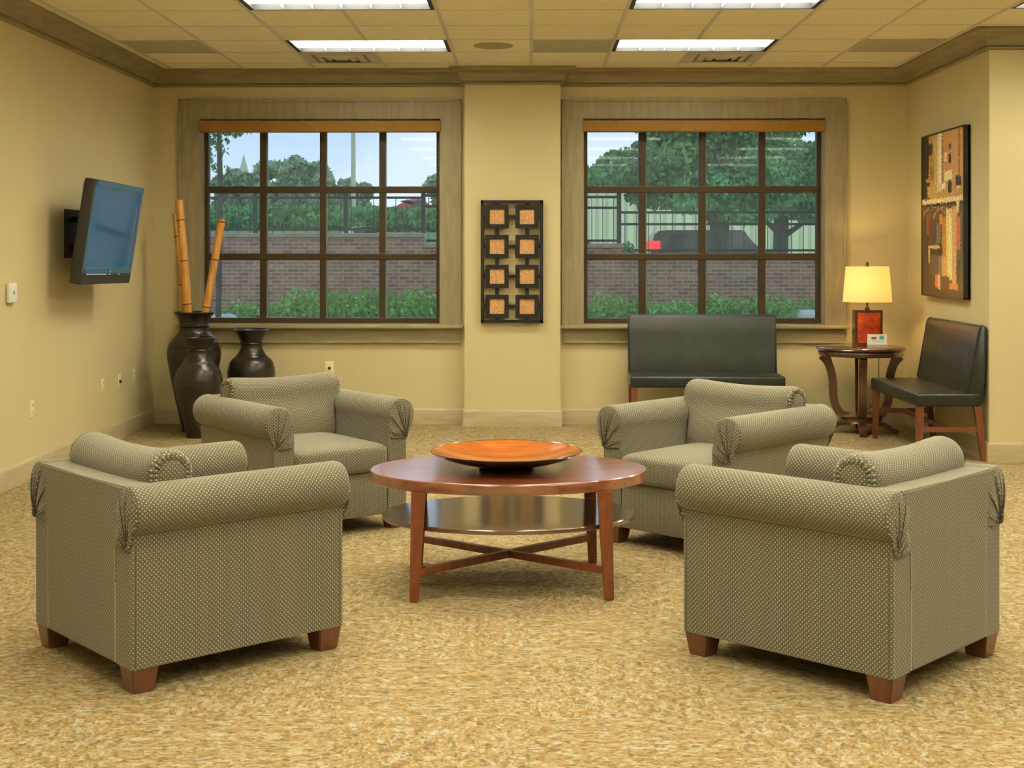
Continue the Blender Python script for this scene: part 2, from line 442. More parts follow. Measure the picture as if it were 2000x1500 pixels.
box(bm, XL - .3, XFAR + .3, YREAR - .3, YB + TW, H + .14, H + .3)
ceil = struct(finish('ceiling', bm, M['tile'], smooth='keep'))
ceil.data.polygons.foreach_set('use_smooth', [False] * len(ceil.data.polygons))
bm = B()
for x in gx[1:-1]:
    cuts = sorted(b for a, b in LIGHTS if abs(a + G - x) < .01); y = YREAR
    for b in cuts + [None]:
        e = (YB if x < XR else YC) if b is None else b
        if e > y: box(bm, x - .012, x + .012, y, e, H - .004, H + .002)
        if b is not None: y = b + G
for y in gy[1:-1]:
    xe = XR if y > YC else XFAR
    box(bm, XL, xe, y - .005, y + .005, H - .002, H + .001)
finish('ceiling_grid', bm, M['tbar'], ceil)

# mouldings swept along the walls with mitred corners
PATH = [(XL, YREAR), (XL, YB), (PX0, YB), (PX0, PY), (PX1, PY), (PX1, YB), (XR, YB), (XR, YC), (XFAR, YC)]
def offset_pts(d):
    out = []
    for i, p in enumerate(PATH):
        p = Vector(p)
        ns = []
        for a, b in ((i - 1, i), (i, i + 1)):
            if 0 <= a and b < len(PATH):
                t = (Vector(PATH[b]) - Vector(PATH[a])).normalized(); ns.append(Vector((t.y, -t.x)))
        o = ns[0] * d if len(ns) == 1 else (ns[0] + ns[1]) * d
        out.append(p + o)
    return out
def moulding(name, prof, i0, i1, mat):
    bm = B(); rings = [[] for _ in range(i0, i1 + 1)]
    for d, z in prof:
        op = offset_pts(d)
        for k, i in enumerate(range(i0, i1 + 1)): rings[k].append(bm.verts.new((op[i].x, op[i].y, z)))
    for a, b in zip(rings, rings[1:]):
        n = len(a)
        for k in range(n): bm.faces.new((a[k], a[(k + 1) % n], b[(k + 1) % n], b[k]))
    bm.faces.new(rings[0][::-1]); bm.faces.new(rings[-1])
    return struct(finish(name, bm, mat, smooth=True))
crown = [(0, H), (.125, H), (.125, H - .016), (.114, H - .022), (.108, H - .034)]
for k in range(7):
    a = k / 6 * PI / 2; crown.append((.104 - .066 * math.sin(a), H - .036 - .066 * (1 - math.cos(a)) ))
crown += [(.036, H - .106), (.036, H - .114), (.016, H - .118), (.012, H - .124), (.024, H - .129), (.024, H - .137), (.010, H - .142), (0, H - .146)]
basep = [(0, 0), (.016, 0), (.016, .118), (.012, .130), (.005, .136), (0, .138)]
for i, (a, b) in enumerate(((0, 1), (1, 6), (6, 8))):
    moulding('trim_%d' % (i + 1), crown, a, b, M['trim_h'])
    moulding('baseboard_' + ('left', 'back', 'right')[i], basep, a, b, M['base'])

# windows
FY = 11.735
VB = [[(508, 521), (625, 637), (741, 753)], [(1247, 1261), (1364, 1378), (1481, 1494)]]
HB = [(Z_at(1000, 377, FY), Z_at(1000, 364, FY)), (Z_at(1000, 508, FY), Z_at(1000, 495, FY))]
def window(i):
    x0, x1 = WIN[i]
    w = struct(empty('window_%d' % (i + 1), ((x0 + x1) / 2, YB, WZ0)))
    w['label'] = ['left window with dark bronze grid of twelve panes, behind the vases', 'right window with dark bronze grid of twelve panes, behind the leather bench'][i]
    inv = Matrix.Translation(-Vector(w.location))
    def fin(nm, bm, mat, sm=None, parent=w):
        for v in bm.verts: v.co = inv @ v.co
        return finish(nm, bm, mat, parent, smooth=sm)
    C = .17
    bm = B()
    prism(bm, [(x0 - C, WZ1 + .155), (x1 + C, WZ1 + .155), (x1, WZ1), (x0, WZ1)], YB - .025, YB + .002)
    for a in (0, 1):
        xa, xb = (x0 - C, x0) if a == 0 else (x1 + C, x1)
        prism(bm, [(xa, WZ1 + .155), (xb, WZ1), (xb, WZ0), (xa, WZ0)], YB - .025, YB + .002)
    # backband around the casing
    box(bm, x0 - C - .012, x0 - C + .012, YB - .037, YB, WZ0, WZ1 + .165, .003); box(bm, x1 + C - .012, x1 + C + .012, YB - .037, YB, WZ0, WZ1 + .165, .003)
    box(bm, x0 - C - .012, x1 + C + .012, YB - .037, YB, WZ1 + .145, WZ1 + .168, .003)
    fin('window_casing', bm, M['trim_v'])
    bm = B(); box(bm, x0 - C - .03, x1 + C + .03, YB - .085, YB + .005, WZ0 - .03, WZ0, .006); fin('window_sill', bm, M['trim_h'], True)
    bm = B(); box(bm, x0 - C, x1 + C, YB - .025, YB + .002, WZ0 - .145, WZ0 - .03, .004); box(bm, x0 - C, x1 + C, YB - .034, YB, WZ0 - .155, WZ0 - .140, .004)
    fin('window_apron', bm, M['trim_h'])
    bm = B()   # reveal lining
    box(bm, x0, x0 + .006, YB, FY + .05, WZ0, WZ1); box(bm, x1 - .006, x1, YB, FY + .05, WZ0, WZ1); box(bm, x0, x1, YB, FY + .05, WZ1 - .006, WZ1); box(bm, x0, x1, YB, FY + .05, WZ0, WZ0 + .006)
    fin('window_jamb', bm, M['trim_v'])
    bm = B()
    xf0, xf1 = x0 + .006, x1 - .006
    box(bm, xf0, xf0 + .035, FY - .02, FY + .05, WZ0, WZ1, .003); box(bm, xf1 - .035, xf1, FY - .02, FY + .05, WZ0, WZ1, .003)
    box(bm, xf0, xf1, FY - .03, FY + .05, WZ0, WZ0 + .052, .004); box(bm, xf0, xf1, FY - .02, FY + .05, WZ1 - .03, WZ1, .003)
    fin('window_frame', bm, M['bronze'])
    xsv = []
    for (a, b) in VB[i]:
        xa, xb = X_at(a, FY), X_at(b, FY); xsv.append((xa, xb))
        bm = B(); box(bm, xa, xb, FY - .015, FY + .035, WZ0 + .045, WZ1 - .02, .005); fin('mullion', bm, M['bronze'])
        bm = B(); box(bm, xb, xb + .007, FY + .0, FY + .03, WZ0 + .045, WZ1 - .02); fin('mullion_highlight', bm, M['bronze_highlight'])  # thin pale strip imitating the bright highlight along each mullion
    for (a, b) in HB:
        bm = B(); box(bm, xf0 + .03, xf1 - .03, FY - .02, FY + .035, a, b, .006); fin('crossbar', bm, M['bronze'])
    xe = [xf0 + .03] + [v for p in xsv for v in p] + [xf1 - .03]; ze = [WZ0 + .05, HB[1][0], HB[1][1], HB[0][0], HB[0][1], WZ1 - .025]
    for c in range(4):
        for r in range(3):
            bm = B(); box(bm, xe[2 * c] - .002, xe[2 * c + 1] + .002, FY + .012, FY + .016, ze[2 * r] - .002, ze[2 * r + 1] + .002); fin('glass_pane', bm, M['glass'])
    bm = B(); box(bm, xf0 + .03, xf1 - .03, FY + .040, FY + .0405, WZ0 + .05, WZ1 - .025); fin('insect_screen', bm, M['screen'])
    # roller shade fascia, its own thing
    bm = B(); box(bm, x0 - .008, x1 + .008, YB - .045, YB + .05, 2.498, 2.594, .008)
    o = finish('roller_shade_fascia', bm, M['valance'], smooth=True)
    tag(o, ['golden orange roller shade fascia across the top of the left window', 'golden orange roller shade fascia across the top of the right window'][i], 'window shade', 'window shade fascias')
window(0); window(1)

# ------------------------------------------------------------------ ceiling fixtures
def troffer(x0, y0, label):
    w, d = 2 * G - .024, G - .024
    root = empty('ceiling_light', (x0 + G, y0 + G / 2, H)); tag(root, label, 'ceiling light', 'recessed fluorescent ceiling lights')
    bm = B(); fw = .03
    for a in ((-w / 2, w / 2, -d / 2, -d / 2 + fw * .6), (-w / 2, w / 2, d / 2 - .012, d / 2), (-w / 2, -w / 2 + fw, -d / 2, d / 2), (w / 2 - fw, w / 2, -d / 2, d / 2)):
        box(bm, *a, .0, .10)
    box(bm, -w / 2, w / 2, -d / 2, d / 2, .10, .11)
    finish('housing', bm, M['troffer'], root)
    bm = B(); box(bm, -w / 2 + fw, w / 2 - fw, -d / 2 + fw * .6, d / 2 - .012, .066, .072); finish('lens', bm, M['lens'], root)
    bm = B()
    for k in range(1, 6): x = -w / 2 + fw + (w - 2 * fw) * k / 6; box(bm, x - .002, x + .002, -d / 2 + .02, d / 2 - .014, .006, .064)
    for k in range(1, 3): y = -d / 2 + d * k / 3; box(bm, -w / 2 + fw, w / 2 - fw, y - .003, y + .003, .004, .064)
    finish('louver', bm, M['blade'], root)
    return root
for (x0, y0) in LIGHTS:
    rowi = round((y0 - GY0) / (3 * G)); ci = round((x0 - GX0 + 3 * G) / (4 * G))
    col = ['left', 'right', 'far right'][ci]
    if rowi == 0: lab = ['recessed ceiling light nearest the window wall, above the left window', 'recessed ceiling light nearest the window wall, above the right window'][ci]
    elif rowi == -1: lab = ['second recessed ceiling light from the left window, cut by the picture top', 'second recessed ceiling light from the right window, cut by the picture top', 'recessed ceiling light sliver at the top right corner beyond the moulding'][ci]
    else: lab = 'recessed ceiling light of row %s behind the picture top, %s column' % (['', '', 'three', 'four', 'five', 'six', 'seven'][-rowi], col)
    troffer(x0, y0, lab)
def diffuser(x0, y0, label):
    root = empty('air_vent', (x0 + G / 2, y0 + G / 2, H)); tag(root, label, 'air vent', 'square ceiling air diffusers')
    bm = B(); a = G / 2 - .014
    box(bm, -a, a, -a, a, -.004, -.001); finish('backing', bm, M['vent_dark'], root)
    for k, (r0, r1, z) in enumerate(((a, a - .075, -.006), (a - .10, a - .15, -.014), (a - .17, a - .215, -.02))):
        bm = B()
        o = [bm.verts.new((sx * r0, sy * r0, -.004)) for sx, sy in ((-1, -1), (1, -1), (1, 1), (-1, 1))]
        m = [bm.verts.new((sx * r1, sy * r1, z)) for sx, sy in ((-1, -1), (1, -1), (1, 1), (-1, 1))]
        for i in range(4): bm.faces.new((o[i], o[(i + 1) % 4], m[(i + 1) % 4], m[i]))
        finish('vane_ring', bm, M['vent'], root)
    bm = B(); box(bm, -.05, .05, -.05, .05, -.016, -.012); finish('center_plate', bm, M['vent'], root)
diffuser(GX0 - 3 * G, GY0 + G, 'square air vent in the ceiling beside the left light, by the left window')
diffuser(GX0 + 2 * G, GY0 + G, 'square air vent in the ceiling beside the right light, by the right window')
for x0, lab in ((GX0 - 5 * G, 'grey return air panel in the ceiling near the left wall'), (GX0, 'grey return air panel in the ceiling between the two lights'), (GX0 + 4 * G, 'grey return air panel in the ceiling near the right wall')):
    root = empty('return_panel', (x0 + G / 2, GY0 + G / 2, H)); tag(root, lab, 'air panel', 'grey return air panels')
    a = G / 2 - .012
    bm = B(); box(bm, -a, a, -a, a, -.005, -.001); finish('grille', bm, M['return'], root)
    bm = B()
    for s in (-1, 1): box(bm, s * a - .004, s * a + .004, -a, a, -.008, -.001); box(bm, -a, a, s * a - .004, s * a + .004, -.008, -.001)
    finish('grille_frame', bm, M['vent'], root)
bm = B(); lathe(bm, [(.15, 0), (.15, -.004), (.142, -.008), (.12, -.008), (.06, -.010), (0, -.011)], 40)
tag(finish('ceiling_speaker', bm, M['spk'], smooth=True, loc=(X_at(963, 10.2), 10.24, H)), 'round flush speaker grille in the ceiling between the lights', 'speaker')

# ------------------------------------------------------------------ armchairs
CW, CD = .793, .836
def loft_uv(bm, rings, closed=True, cap0=True, cap1=True):
    """rings of Vectors; uv = (distance along sweep, arc length round the ring)"""
    uv = bm.loops.layers.uv.verify()
    n = len(rings[0]); V = [[bm.verts.new(p) for p in r] for r in rings]
    mid = rings[len(rings) // 2]; arc = [0.]
    for k in range(n): arc.append(arc[-1] + (mid[(k + 1) % n] - mid[k]).length)
    s = [0.]
    for a, b in zip(rings, rings[1:]): s.append(s[-1] + max((b[k] - a[k]).length for k in (0, n // 2, n // 4)))
    for i in range(len(V) - 1):
        for k in range(n if closed else n - 1):
            j = (k + 1) % n
            f = bm.faces.new((V[i][k], V[i][j], V[i + 1][j], V[i + 1][k]))
            for l, c in zip(f.loops, ((s[i], arc[k]), (s[i], arc[k + 1]), (s[i + 1], arc[k + 1]), (s[i + 1], arc[k]))): l[uv].uv = c
    for flag, r in ((cap0, V[0][::-1]), (cap1, V[-1])):
        if flag:
            f = bm.faces.new(r)
            for l in f.loops: l[uv].uv = (l.vert.co.x + l.vert.co.y * .3, l.vert.co.z)
    return V
RC, RZ, RR = .088, .607, .084      # arm roll centre (from inner face), height, radius
def arm_profile():
    pts = [(.12, .085), (.12, .30), (.12, .45)]
    a0, a1 = -67, 202
    for k in range(27):
        a = math.radians(a0 + (a1 - a0) * k / 26); pts.append((RC + RR * math.cos(a), RZ + RR * math.sin(a)))
    pts += [(0, .45), (0, .30), (0, .085)]
    return pts
def arm_mesh(side):
    prof = arm_profile(); bm = B()
    xi = CW / 2 - .12
    rings = []
    cs, cz = .06, .42
    for y, k in ((-CD / 2, .94), (-CD / 2 + .004, .975), (-CD / 2 + .014, 1.), *[(-CD / 2 + .014 + (CD - .028) * t / 10, 1.) for t in range(1, 10)], (CD / 2 - .014, 1.), (CD / 2 - .004, .975), (CD / 2, .94)):
        ring = []
        for s, z in prof:
            if z > .5:   # shrink the roll about its own centre
                s2 = RC + (s - RC) * (k if k == 1 else 1 - (1 - k) * 1.6); z2 = RZ + (z - RZ) * (k if k == 1 else 1 - (1 - k) * 1.6)
            else: s2 = .06 + (s - .06) * (1 - (1 - k) * 1.1); z2 = z
            ring.append(Vector((side * (xi + s2), y, z2)))
        rings.append(ring)
    loft_uv(bm, rings)
    return bm
def pleat_cap(side, end):
    """fan of folds closing the end of the arm roll"""
    bm = B(); uv = bm.loops.layers.uv.verify()
    P = (.113, .475); xi = CW / 2 - .12
    # boundary polyline: from outer-lower point round the roll to the inner panel edge
    bd = [(.119, .50), (.119, .525)]
    for k in range(33):
        a = math.radians(-62 + 262 * k / 32); bd.append((RC + (RR - .006) * math.cos(a), RZ + (RR - .006) * math.sin(a)))
    bd += [(.004, .53), (.004, .505), (.004, .485)]
    # resample finely
    fine = []
    for (a, b) in zip(bd, bd[1:]):
        for t in range(4): fine.append((a[0] + (b[0] - a[0]) * t / 4, a[1] + (b[1] - a[1]) * t / 4))
    fine.append(bd[-1])
    n = len(fine); NR = 9; G_ = []
    for i, (bx, bz) in enumerate(fine):
        ang = math.atan2(bz - P[1], bx - P[0]); row = []
        u = (math.degrees(ang) - 80) / 95.
        fold = 0.
        for c in (.02, .24, .50, .80):
            d = (u - c) / .035
            if -6 < d < 0: fold = max(fold, (1 + d / 6) * .0075)
        for j in range(NR + 1):
            r = j / NR
            s = P[0] + (bx - P[0]) * r; z = P[1] + (bz - P[1]) * r
            dome = .010 * math.sin(PI * min(1, r)) ** .7 if 0 < r < 1 else 0
            y = dome + fold * math.sin(PI * r) ** .6 if 0 < r < 1 else 0.
            row.append(bm.verts.new((side * (xi + s), end * (CD / 2 - .001 + y), z)))
        G_.append(row)
    for i in range(n - 1):
        for j in range(NR):
            q = (G_[i][j], G_[i + 1][j], G_[i + 1][j + 1], G_[i][j + 1])
            f = bm.faces.new(q)
            for l in f.loops: l[uv].uv = (l.vert.co.x, l.vert.co.z)
    bmesh.ops.remove_doubles(bm, verts=bm.verts, dist=.00005)
    return bm
def superbox(bm, cx, cy, cz, a, b, c, e1=.22, e2=.22, nu=48, nv=24, fn=None):
    def sp(w, e): return math.copysign(abs(w) ** e, w)
    rows = []
    for j in range(nv + 1):
        v = -PI / 2 + PI * j / nv; row = []
        for i in range(nu):
            u = -PI + 2 * PI * i / nu
            x = a * sp(math.cos(v), e1) * sp(math.cos(u), e2); y = b * sp(math.cos(v), e1) * sp(math.sin(u), e2); z = c * sp(math.sin(v), e1)
            p = Vector((cx + x, cy + y, cz + z))
            row.append(fn(p) if fn else p)
        rows.append(row)
    V = [[bm.verts.new(p) for p in r] for r in rows[1:-1]]
    bot, top = bm.verts.new(rows[0][0]), bm.verts.new(rows[-1][0])
    for A, Bq in zip(V, V[1:]):
        for i in range(nu): bm.faces.new((A[i], A[(i + 1) % nu], Bq[(i + 1) % nu], Bq[i]))
    for i in range(nu):
        bm.faces.new((bot, V[0][(i + 1) % nu], V[0][i])); bm.faces.new((top, V[-1][i], V[-1][(i + 1) % nu]))
def back_cushion_mesh():
    prof = [(-.285, .42), (-.296, .50), (-.300, .58), (-.308, .63)]
    cy, cz, r = -.238, .705, .088
    for k in range(17):
        a = math.radians(205 - 208 * k / 16); prof.append((cy + r * math.cos(a) * 1.02, cz + r * math.sin(a)))
    prof += [(-.141, .665), (-.129, .62), (-.115, .57), (-.102, .52), (-.098, .46), (-.11, .42)]
    rings = []; T = [-1, -.995, -.98, -.94, -.86, -.75, -.6, -.4, -.2, 0, .2, .4, .6, .75, .86, .94, .98, .995, 1]
    for t in T:
        k = (1 - abs(t) ** 24) * .14 + .86; ring = []
        for y, z in prof:
            q = min(1, max(0, (z - .60) / .07)); q = q * q * (3 - 2 * q)
            w = .272 + (.322 - .272) * q
            pcx, pcz = (-.20, .55 + .15 * q) if q < .5 else (cy, cz)
            ya, za = -.2 + (y + .2) * k, z; yb, zb_ = cy + (y - cy) * k, cz + (z - cz) * k
            y2, z2 = ya + (yb - ya) * q, za + (zb_ - za) * q
            sag = .016 * (1 - t * t) * q
            bulge = .02 * (1 - t * t) * (1 if y > -.2 else 0) * (1 - q)
            ring.append(Vector((t * w, y2 + bulge, z2 - sag)))
        rings.append(ring)
    bm = B(); loft_uv(bm, rings); return bm, (cy, cz, r)
def bolster_end(side, cyz):
    cy, cz, r = cyz; bm = B(); uv = bm.loops.layers.uv.verify()
    n = 132; rads = [0, .012, .024, .036, .046, .050, .054, .060, .068, .074, .079, .083]; rows = []
    x0 = .322
    for j, rd in enumerate(rads):
        row = []
        for i in range(n):
            a = 2 * PI * i / n
            if rd <= .046: x = .009 * math.sqrt(max(0, 1 - (rd / .0525) ** 2)) + .006
            else:
                q = (rd - .05) / .039
                env = math.sin(PI * min(1, max(0, q * .9 + .1)))
                x = .007 + .009 * env * (.5 + .5 * math.cos(24 * a)) - max(0, q - .5) ** 1.5 * .07
            row.append(bm.verts.new((side * (x0 + x), cy + rd * math.cos(a), cz + rd * math.sin(a) * .97)))
        rows.append(row)
    for A, Bq in zip(rows, rows[1:]):
        for i in range(n):
            f = bm.faces.new((A[i], A[(i + 1) % n], Bq[(i + 1) % n], Bq[i]))
            for l in f.loops: l[uv].uv = (l.vert.co.y, l.vert.co.z)
    bmesh.ops.remove_doubles(bm, verts=bm.verts, dist=.00005)
    return bm
def make_armchair():
    root = empty('armchair')
    xi = CW / 2 - .12
    bm = B(); box(bm, -xi - .004, xi + .004, -CD / 2 + .05, CD / 2 - .002, .085, .315, .008, 2)
    finish('seat_base', bm, M['fabric'], root, True, uv=True)
    bm = B()   # back: flares out over the arm ends near its top
    o = [(-xi, .085), (xi, .085), (xi, .47), (xi + .02, .51), (xi + .045, .545), (xi + .062, .59), (xi + .066, .64), (xi + .056, .685), (0, .682)]
    o += [(-x, z) for x, z in o[-2:1:-1]]
    prism(bm, o, -CD / 2 - .003, -CD / 2 + .105, 'y')
    es = [e for e in bm.edges]; bmesh.ops.bevel(bm, geom=es, offset=.006, segments=2, affect='EDGES')
    finish('back_panel', bm, M['fabric'], root, True, uv=True)
    bm = B()
    for s in (-1, 1):
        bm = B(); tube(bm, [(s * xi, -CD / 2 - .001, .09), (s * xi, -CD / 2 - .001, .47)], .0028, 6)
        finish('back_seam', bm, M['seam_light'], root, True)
    for s in (-1, 1):
        arm = finish('arm', arm_mesh(s), M['fabric'], root, True, uv='own')
        for e in (-1, 1): finish('arm_end_cover', pleat_cap(s, e), M['fabric'], arm, True, uv='own')
        bm = B()
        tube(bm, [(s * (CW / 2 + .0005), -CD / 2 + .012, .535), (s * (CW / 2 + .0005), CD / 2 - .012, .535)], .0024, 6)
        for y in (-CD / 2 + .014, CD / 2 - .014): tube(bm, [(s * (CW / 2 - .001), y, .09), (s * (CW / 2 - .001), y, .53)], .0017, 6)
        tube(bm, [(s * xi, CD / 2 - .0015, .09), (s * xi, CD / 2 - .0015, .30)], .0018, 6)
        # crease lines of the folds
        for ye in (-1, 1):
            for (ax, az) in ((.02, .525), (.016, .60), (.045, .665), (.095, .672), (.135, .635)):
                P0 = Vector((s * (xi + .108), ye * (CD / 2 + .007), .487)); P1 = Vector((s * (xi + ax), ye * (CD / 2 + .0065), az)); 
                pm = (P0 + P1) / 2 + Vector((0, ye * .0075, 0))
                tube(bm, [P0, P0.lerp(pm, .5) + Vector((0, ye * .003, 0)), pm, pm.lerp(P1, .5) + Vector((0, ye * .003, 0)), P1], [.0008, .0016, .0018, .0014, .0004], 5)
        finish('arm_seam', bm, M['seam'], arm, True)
    bm = B()
    def fn(p):
        q = max(0, 1 - (p.x / .27) ** 2) * max(0, 1 - ((p.y - .07) / .42) ** 2)
        if p.z > .37: p.z += .018 * q
        return p
    superbox(bm, 0, .085, .385, .279, .366, .078, .32, .16, fn=fn)
    finish('seat_cushion', bm, M['fabric'], root, True, uv=True)
    bmc, cyz = back_cushion_mesh()
    bc = finish('back_cushion', bmc, M['fabric'], root, True, uv='own')
    for s in (-1, 1): finish('gathered_end', bolster_end(s, cyz), M['fabric'], bc, True, uv='own')
    for sx in (-1, 1):
        for sy in (-1, 1):
            bm = B(); taper(bm, .049, .036, .087, 0, 0, 0, sx * -.0, sy * -.0, bev=.003)
            for v in bm.verts: v.co.x += sx * (CW / 2 - .052); v.co.y += sy * (CD / 2 - .052)
            finish('leg', bm, M['foot'], root, True)
    return root
chairs = [((-1.267, 5.022), .736, 'olive dotted armchair in the left foreground, its back turned to the viewer'),
          ((1.135, 4.960), 2.388, 'olive dotted armchair in the right foreground, its back turned to the viewer'),
          ((-1.228, 7.311), -.895, 'olive dotted armchair behind the table on the left, facing forward near the vases'),
          ((.948, 6.917), -2.339, 'olive dotted armchair behind the table on the right, facing forward near the leather bench')]
proto = make_armchair()
for i, (c, a, lab) in enumerate(chairs):
    o = proto if i == 0 else copy_tree(proto)
    o.location = (c[0], c[1], 0); o.rotation_euler = (0, 0, a - PI / 2)
    tag(o, lab, 'armchair', 'olive armchairs around the coffee table')

# ------------------------------------------------------------------ coffee table and bowl
TC = (-.095, 6.05)
t = empty('coffee_table', (*TC, 0), math.radians(3.2)); tag(t, 'oval cherry wood coffee table with a lower shelf, between the armchairs', 'coffee table')
def oval_slab(bm, a, b, z0, z1, n=96, bev=.004):
    rings = []
    for k, z in ((1 - bev / a, z0), (1, z0 + bev), (1, z1 - bev), (1 - bev / a, z1)):
        rings.append([bm.verts.new((a * k * math.cos(2 * PI * i / n), b * k * math.sin(2 * PI * i / n), z)) for i in range(n)])
    for A, Q in zip(rings, rings[1:]):
        for i in range(n): bm.faces.new((A[i], A[(i + 1) % n], Q[(i + 1) % n], Q[i]))
    bm.faces.new(rings[0][::-1]); bm.faces.new(rings[-1])
bm = B(); oval_slab(bm, .616, .442, .457, .504); finish('tabletop', bm, M['cherry'], t, True)
bm = B(); oval_slab(bm, .562, .410, .288, .308); finish('shelf', bm, M['shelf'], t, True)
LX, LY = .398, .335
for sx in (-1, 1):
    for sy in (-1, 1):
        bm = B(); taper(bm, .031, .0195, .458, 0, sx * (LX + .012), sy * (LY + .008), sx * (LX - .006), sy * (LY - .01), bev=.003); finish('leg', bm, M['cherry_v'], t, True)
bm = B(); bar(bm, (-LX, -LY, .122), (LX, LY, .122), .013, .016); finish('stretcher', bm, M['cherry_v'], t)
bm = B(); bar(bm, (-LX, LY, .122), (LX, -LY, .122), .0128, .0155); finish('stretcher', bm, M['cherry_v'], t)
bw = empty('decorative_bowl', (X_at(989, 6.06), 6.06, .504)); tag(bw, 'wide shallow orange lacquered bowl with black underside, on the coffee table', 'bowl')
R0 = .339
bm = B(); lathe(bm, [(0, .016), (.06, .017), (.12, .022), (.18, .032), (.24, .046), (.29, .061), (.325, .0735), (R0 - .003, .077)], 72, close=False); finish('bowl_interior', bm, M['bowl_in'], bw, True)
bm = B(); lathe(bm, [(0, .0005), (.120, .0005), (.126, .004), (.118, .018), (.17, .020), (.24, .034), (.30, .053), (.330, .068), (R0, .076), (R0 - .0015, .0785), (R0 - .004, .077)], 72, close=False); finish('bowl_exterior', bm, M['bowl_out'], bw, True)

# ------------------------------------------------------------------ leather benches (local: seat faces -y, back at +y)
def make_bench():
    root = empty('bench'); W = 1.235; D = .49
    bm = B(); box(bm, -W / 2, W / 2, -D / 2, D / 2 - .03, .385, .478, .018, 4)
    for v in bm.verts:
        q = max(0, 1 - (v.co.x / (W / 2)) ** 4) * max(0, 1 - (v.co.y / (D / 2)) ** 2)
        if v.co.z > .46: v.co.z += .008 * q
    finish('seat', bm, M['leather'], root, True)
    bm = B(); prof = [(D / 2 - .125, .40), (D / 2 - .125, .49), (D / 2 - .100, .62), (D / 2 - .070, .80), (D / 2 - .048, .925), (D / 2 - .034, .948), (D / 2 - .014, .955), (D / 2 + .006, .948), (D / 2 + .010, .925), (D / 2 + .004, .70), (D / 2 - .018, .40)]
    xs_ = [-W / 2 + .006, -W / 2 + .012, -W / 2 + .03] + [-W / 2 + .03 + (W - .06) * k / 16 for k in range(1, 16)] + [W / 2 - .03, W / 2 - .012, W / 2 - .006]
    rings = []
    for i, x in enumerate(xs_):
        e = min(i, len(xs_) - 1 - i); k = [.86, .96, 1.][min(e, 2)]
        rings.append([bm.verts.new((x, D / 2 - .05 + (y - D / 2 + .05) * k, .67 + (z - .67) * (1 - (1 - k) * .25))) for y, z in prof])
    for A, Q in zip(rings, rings[1:]):
        n = len(A)
        for k in range(n): bm.faces.new((A[k], A[(k + 1) % n], Q[(k + 1) % n], Q[k]))
    bm.faces.new(rings[0][::-1]); bm.faces.new(rings[-1])
    br = finish('backrest', bm, M['leather'], root, True)
    bm = B()
    for s in (-1, 1): tube(bm, [(s * (W / 2 - .012), y - .001 * 0, z) for y, z in prof[1:7]], .0035, 6)
    tube(bm, [(-W / 2 + .012, D / 2 - .036, .946), (W / 2 - .012, D / 2 - .036, .946)], .0035, 6)
    finish('piping', bm, M['leather'], br, True)
    for sx in (-1, 1):
        bm = B(); taper(bm, (.025, .025), (.018, .018), .39, 0, sx * (W / 2 - .035), -D / 2 + .03, sx * (W / 2 - .035), -D / 2 + .035, bev=.002); finish('leg', bm, M['bench_leg'], root, True)
        bm = B(); taper(bm, (.025, .025), (.018, .020), .40, 0, sx * (W / 2 - .035), D / 2 - .005, sx * (W / 2 - .035), D / 2 - .055, bev=.002); finish('leg', bm, M['bench_leg'], root, True)
        bm = B(); bar(bm, (sx * (W / 2 - .035), -D / 2 + .03, .222), (sx * (W / 2 - .035), D / 2 - .03, .222), .010, .018); finish('side_stretcher', bm, M['bench_leg'], root)
    bm = B(); bar(bm, (-W / 2 + .035, 0, .222), (W / 2 - .035, 0, .222), .010, .016); finish('center_stretcher', bm, M['bench_leg'], root)
    return root
b1 = make_bench(); b1.location = (1.425, 11.095, 0); b1.rotation_euler = (0, 0, math.radians(-.8))
tag(b1, 'black leather bench with wooden legs under the right window', 'bench', 'black leather benches')
b2 = copy_tree(b1); b2.location = (2.945, 10.16, 0); b2.rotation_euler = (0, 0, -PI / 2 + math.radians(.5))
tag(b2, 'black leather bench seen from its end, against the right wall beneath the painting', 'bench', 'black leather benches')

# ------------------------------------------------------------------ side table, lamp, card
SY = 11.08; SX = X_at(1681, SY)
t = empty('side_table', (SX, SY, 0), math.radians(-10)); tag(t, 'round dark mahogany side table with four curved legs, in the corner', 'side table')
bm = B(); lathe(bm, [(0, .672), (.335, .672), (.35, .678), (.357, .688), (.352, .697), (.34, .703), (0, .703)], 64); finish('tabletop', bm, M['mahog'], t, True)
bm = B()
n = 96; rings = []
for z, k in ((.632, .985), (.640, 1.), (.664, 1.), (.673, .985)):
    rings.append([bm.verts.new((.337 * k * (1 + .012 * math.cos(8 * 2 * PI * i / n)) * math.cos(2 * PI * i / n), .337 * k * (1 + .012 * math.cos(8 * 2 * PI * i / n)) * math.sin(2 * PI * i / n), z)) for i in range(n)])
for A, Q in zip(rings, rings[1:]):
    for i in range(n): bm.faces.new((A[i], A[(i + 1) % n], Q[(i + 1) % n], Q[i]))
bm.faces.new(rings[0][::-1]); bm.faces.new(rings[-1])
finish('apron', bm, M['mahog'], t, True)
bm = B(); lathe(bm, [(0, .09), (.17, .09), (.185, .097), (.180, .104), (.172, .108), (.172, .126), (.18, .132), (.185, .140), (.172, .148), (0, .148)], 48); finish('lower_tier', bm, M['mahog'], t, True)
def catm(pts, n=6):
    P = [Vector(p) for p in pts]; P = [2 * P[0] - P[1]] + P + [2 * P[-1] - P[-2]]; out = []
    for i in range(1, len(P) - 2):
        for k in range(n):
            s = k / n; a, b, c, d = P[i - 1:i + 3]
            out.append(.5 * ((2 * b) + (c - a) * s + (2 * a - 5 * b + 4 * c - d) * s * s + (3 * b - a - 3 * c + d) * s ** 3))
    out.append(P[-2]); return out
